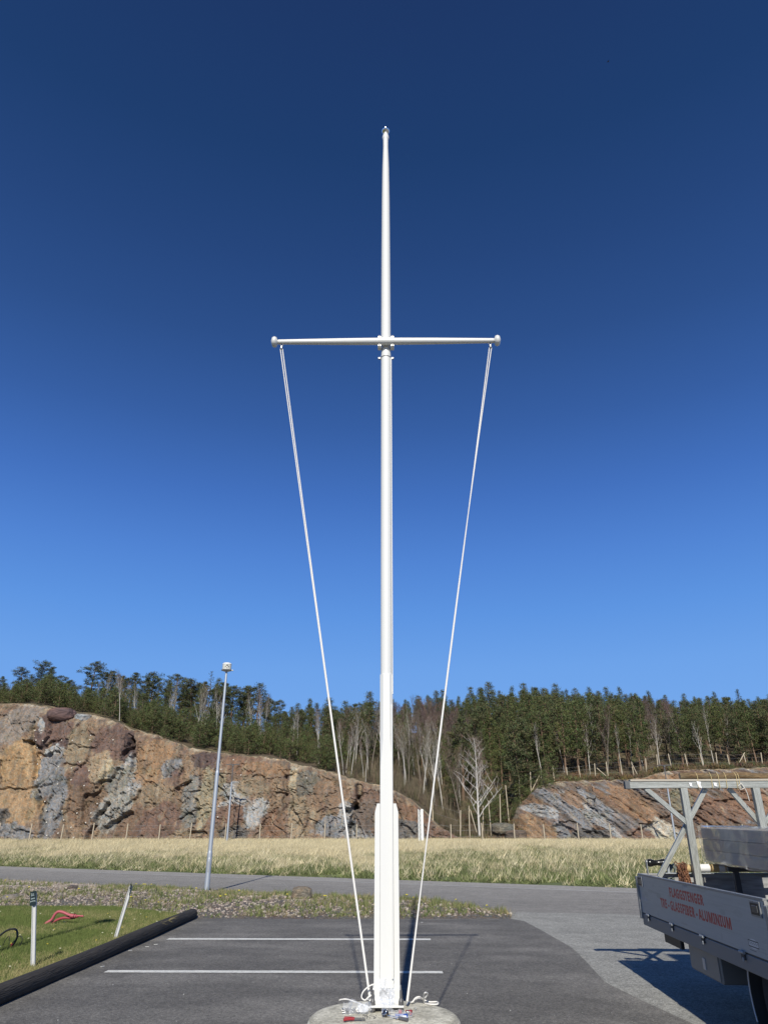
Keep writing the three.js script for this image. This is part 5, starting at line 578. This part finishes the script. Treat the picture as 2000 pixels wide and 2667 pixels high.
  for (const px of [0.28, WID - 0.28]) { const mg = part(truck, 'mudguard', new THREE.CylinderGeometry(0.5, 0.5, 0.3, 40, 1, true, -2.05, 4.0).rotateZ(Math.PI / 2).rotateX(Math.PI / 2).translate(px, 0.4, 3.38), M([0.03, 0.03, 0.03], 0.55, 0, { side: THREE.DoubleSide })); const arc = []; for (let k = 0; k <= 24; k++) { const a = Math.PI / 2 + 2.0 - 4.0 * k / 24; arc.push(V(px - (px < 1 ? 0.152 : -0.152), 0.4 + 0.502 * Math.sin(a), 3.38 + 0.502 * Math.cos(a))); } part(mg, 'edge_trim', rope(arc, 0.008, 60, 6), M([0.5, 0.5, 0.5], 0.4, 0.3)); }
  // cab in front of the bed
  const sh = new THREE.Shape(); sh.moveTo(0, 0.45); sh.lineTo(1.75, 0.45); sh.lineTo(1.8, 0.95); sh.lineTo(1.72, 1.25); sh.lineTo(1.3, 2.0); sh.lineTo(1.15, 2.1); sh.lineTo(0.06, 2.1); sh.lineTo(0, 2.0); sh.lineTo(0, 0.45); const cabG = new THREE.ExtrudeGeometry(sh, { depth: WID - 0.28, bevelEnabled: true, bevelSize: 0.04, bevelThickness: 0.04, bevelSegments: 3 }); cabG.rotateY(-Math.PI / 2).translate(WID - 0.14, 0, LEN + 0.12); const cab = part(truck, 'cab', cabG, MP([0.75, 0.75, 0.74], 0.3, 0, { clearcoat: 0.6 })); const glassM = M([0.03, 0.035, 0.04], 0.08); for (const px of [0.096, WID - 0.096]) { const ws = new THREE.Shape(); ws.moveTo(0.2, 1.28); ws.lineTo(1.58, 1.28); ws.lineTo(1.2, 1.95); ws.lineTo(0.2, 1.95); part(cab, 'side_window', new THREE.ExtrudeGeometry(ws, { depth: 0.012, bevelEnabled: false }).rotateY(-Math.PI / 2).translate(px + 0.006, 0, LEN + 0.12), glassM); part(cab, 'door_handle', box(0.02, 0.03, 0.14, px, 1.12, LEN + 0.45, 0.006), black); } part(cab, 'windscreen', box(WID - 0.4, 0.72, 0.012, 0, 0, 0).rotateX(-0.51).translate(WID / 2, 1.63, LEN + 1.69), glassM);
  // gantry of galvanised tube
  const gz = 0.44, gantry = new THREE.Group(); gantry.name = 'gantry'; truck.add(gantry); const B0 = 2.175, B1 = 2.255;
  part(gantry, 'beam', box(2.3, B1 - B0, 0.08, 1.05, (B0 + B1) / 2, gz, 0.004), zinc); part(gantry, 'beam_cap', box(0.06, B1 - B0 + 0.012, 0.094, -0.1, (B0 + B1) / 2, gz, 0.004), M([0.1, 0.105, 0.11], 0.6)); part(gantry, 'plank', box(2.26, 0.024, 0.1, 1.07, B1 + 0.014, gz, 0.003), M([0.42, 0.38, 0.31], 0.9));
  for (const px of [0.6, 1.49]) part(gantry, 'post', box(0.085, B0 - 0.72, 0.08, px, (B0 + 0.72) / 2, gz, 0.004), zinc);
  for (const [a, b] of [[V(0.13, B0, gz), V(0.6, 1.75, gz)], [V(1.96, B0, gz), V(1.49, 1.75, gz)], [V(0.9, B0, gz - 0.07), V(0.16, 1.16, gz - 0.07)], [V(1.19, B0, gz - 0.07), V(1.93, 1.16, gz - 0.07)]]) part(gantry, 'brace', bar(a, b, 0.055, 0.05, V(0, 0, 1)), zinc);
  part(gantry, 'shelf_bar', [box(1.35, 0.012, 0.1, 0.92, 1.2, gz - 0.13, 0.003), box(0.03, 0.14, 0.04, 0.3, 1.26, gz - 0.13, 0.003), box(1.35, 0.05, 0.012, 0.92, 1.178, gz - 0.17)], galvDark);
  // roller bracket bolted to the rear board
  const rb = new THREE.Group(); rb.name = 'roller_bracket'; truck.add(rb); rb.position.set(0.12, 1.17, 0.02); for (const px of [0, 0.26]) part(rb, 'arm', [box(0.012, 0.2, 0.05, px, 0.06, 0, 0.003), new THREE.CylinderGeometry(0.028, 0.028, 0.014, 18).rotateZ(Math.PI / 2).translate(px, 0.145, 0)], M([0.3, 0.31, 0.31], 0.5, 0.5)); part(rb, 'roller', lathe([[0.0, 0.012], [0.036, 0.014], [0.046, 0.03], [0.044, 0.06], [0.032, 0.1], [0.03, 0.13], [0.033, 0.16], [0.045, 0.2], [0.047, 0.226], [0.036, 0.244], [0, 0.246]], 32).rotateZ(-Math.PI / 2).translate(0, 0.135, 0), M([0.012, 0.012, 0.012], 0.22)); part(rb, 'ratchet', [bar(V(0.3, 0.12, 0.04), V(0.22, -0.1, 0.06), 0.045, 0.03, V(0, 0, 1)), bar(V(0.34, 0.09, 0.06), V(0.28, -0.08, 0.07), 0.014, 0.05, V(0, 0, 1)), new THREE.CylinderGeometry(0.03, 0.03, 0.05, 16).rotateX(Math.PI / 2).translate(0.33, 0.1, 0.06), box(0.05, 0.016, 0.05, 0.3, 0.02, 0.06, 0.003), box(0.05, 0.016, 0.05, 0.27, -0.04, 0.065, 0.003)], M([0.16, 0.18, 0.16], 0.5, 0.5)); part(rb, 'strap_loop', new THREE.TorusGeometry(0.05, 0.006, 6, 24).scale(0.5, 1.2, 1).rotateZ(-0.4).translate(0.2, -0.02, 0.08), black);
}
const toWorld = (x, y, z) => truck.localToWorld(V(x, y, z)); truck.updateMatrixWorld(true);
function onTruck(name, label, category) { return thing(name, label, category, truck.position.toArray(), truck.rotation.y); }
{ // load and loose gear
  const o = onTruck('wrapped_crate', 'long grey package in clear plastic film on the truck bed', 'package'), pk = new THREE.Group(); pk.name = 'package'; o.add(pk); pk.position.set(1.16, 1.49, 2.05); pk.rotation.set(0.02, 0, 0);
  const boards = [M([0.3, 0.28, 0.25], 0.55), M([0.25, 0.24, 0.21], 0.55), M([0.33, 0.31, 0.28], 0.55)]; for (let k = 0; k < 3; k++) part(pk, 'plank', box(0.64, 0.122, 3.9, 0, -0.13 + k * 0.127, 0, 0.004), boards[k]);
  const g = new THREE.BoxGeometry(0.7, 0.415, 3.98, 12, 14, 70), p = g.attributes.position; for (let i = 0; i < p.count; i++) { const x = p.getX(i), y = p.getY(i), z = p.getZ(i), n = 0.03 * fbm(x * 5, y * 6 + z * 1.6, z * 3) + 0.014 * fbm(x * 14, y * 14, z * 9), l = Math.abs(x) > 0.34 ? 1 : 0; p.setXYZ(i, x + Math.sign(x) * n * l, y + (Math.abs(y) > 0.2 ? n * Math.sign(y) * 0.8 : 0), z + (Math.abs(z) > 1.98 ? n * Math.sign(z) : 0)); } g.computeVertexNormals(); part(pk, 'film', g, MP([0.97, 0.97, 0.97], 0.16, 0, { transmission: 0.9, thickness: 0, ior: 1.4, side: THREE.DoubleSide }));
  for (const z of [0.75, 3.3]) part(o, 'bearer', [box(0.06, 0.53, 0.06, 0.95, 1.01, z, 0.003), box(0.06, 0.53, 0.06, 1.37, 1.01, z, 0.003), box(0.6, 0.05, 0.07, 1.16, 1.262 - (z > 2 ? 0.05 : 0), z, 0.003)], dark);
  const log2 = onTruck('lashed_pole', 'brown round pole lashed on top of the truck frame', 'pole'); const pts = []; for (let i = 0; i <= 10; i++) pts.push(V(0.58 + i * 0.125, 2.318 + 0.008 * Math.sin(i * 1.3), 0.44)); part(log2, 'shaft', rope(pts, 0.04, 60, 16), M([0.23, 0.16, 0.08], 0.85, 0, { map: rockGrain })); for (const s of [0, 1]) part(log2, 'end', new THREE.CircleGeometry(0.04, 18).rotateY(s ? Math.PI / 2 : -Math.PI / 2).translate(s ? 1.831 : 0.579, 2.318, 0.44), M([0.4, 0.3, 0.17], 0.9));
  const cord = M([0.5, 0.4, 0.2], 0.9), lash = onTruck('lashing', 'thin yellowish cord tying the pole to the truck frame', 'cord'); for (const px of [0.78, 0.95, 1.04, 1.13, 1.26, 1.29]) part(lash, 'turn', rope([V(px, 2.17, 0.488), V(px + 0.003, 2.24, 0.487), V(px + 0.004, 2.32, 0.486), V(px, 2.365, 0.44), V(px - 0.004, 2.32, 0.394), V(px - 0.003, 2.2, 0.392), V(px, 2.168, 0.44)], 0.0042, 50, 6, true), cord); part(lash, 'knot', rope([V(1.26, 2.19, 0.492), V(1.3, 2.22, 0.5), V(1.33, 2.17, 0.5), V(1.28, 2.16, 0.5), V(1.3, 2.23, 0.505), V(1.35, 2.14, 0.5), V(1.37, 2.02, 0.49)], 0.0045, 60, 6), M([0.6, 0.58, 0.52], 0.9));
  const rag = M([0.75, 0.75, 0.74], 0.8); for (const [px, w, h, label] of [[0.685, 0.04, 0.05, 'torn white tape scrap on the truck frame beam above the left post'], [0.79, 0.055, 0.085, 'larger torn white tape scrap on the truck frame beam'], [0.99, 0.045, 0.05, 'small white tape scrap near the middle of the truck frame beam']]) { const t = onTruck('tape_scrap', label, 'tape'); const s = new THREE.Shape(); s.moveTo(-w / 2, h / 2); s.lineTo(w / 2, h * 0.4); s.lineTo(w * 0.3, 0); s.lineTo(w / 2, -h / 2); s.lineTo(-w * 0.3, -h * 0.35); part(t, 'scrap', new THREE.ExtrudeGeometry(s, { depth: 0.003, bevelEnabled: false }).translate(px, 2.215, 0.489), rag); }
  // rusty chain over the shelf bar
  const chain = onTruck('chain', 'rusty chain hanging in a bunch beside the truck frame post', 'chain'), link = new THREE.TorusGeometry(0.016, 0.0052, 6, 10).scale(1, 1.45, 1), rust = [M([0.17, 0.075, 0.04], 0.95), M([0.11, 0.05, 0.03], 0.95), M([0.22, 0.1, 0.05], 0.95)], r = mulberry(91);
  for (let s = 0; s < 9; s++) for (let k = 0; k < 12; k++) { const m = part(chain, 'link', link, rust[Math.floor(r() * 3)]); m.position.set(0.385 + s * 0.014 + (r() - 0.5) * 0.012 + k * 0.003, 1.3 - k * 0.031 + (r() - 0.5) * 0.015 - (s % 3) * 0.01, 0.39 + (r() - 0.5) * 0.05); m.rotation.set((r() - 0.5) * 0.5, k % 2 ? Math.PI / 2 + r() * 0.4 : r() * 0.5, (r() - 0.5) * 0.5); }
  const bd = onTruck('wooden_stake', 'short wooden stake with white tape bands lying on the truck shelf bar', 'stake'); part(bd, 'shaft', rod(V(0.5, 1.255, 0.33), V(1.0, 1.262, 0.33), 0.044, 0.044, 18), M([0.5, 0.36, 0.17], 0.8)); part(bd, 'tip', rod(V(1.0, 1.262, 0.33), V(1.05, 1.255, 0.33), 0.044, 0.028, 18), M([0.45, 0.33, 0.16], 0.8)); for (const [a, b] of [[0.64, 0.79], [0.9, 0.97]]) part(bd, 'tape_band', rod(V(a, 1.257, 0.33), V(b, 1.26, 0.33), 0.0465, 0.0465, 18), M([0.72, 0.72, 0.7], 0.6));
}

scene.traverse((o) => { if (o.isMesh) { o.castShadow = true; o.receiveShadow = true; } });
renderer.render(scene, camera);
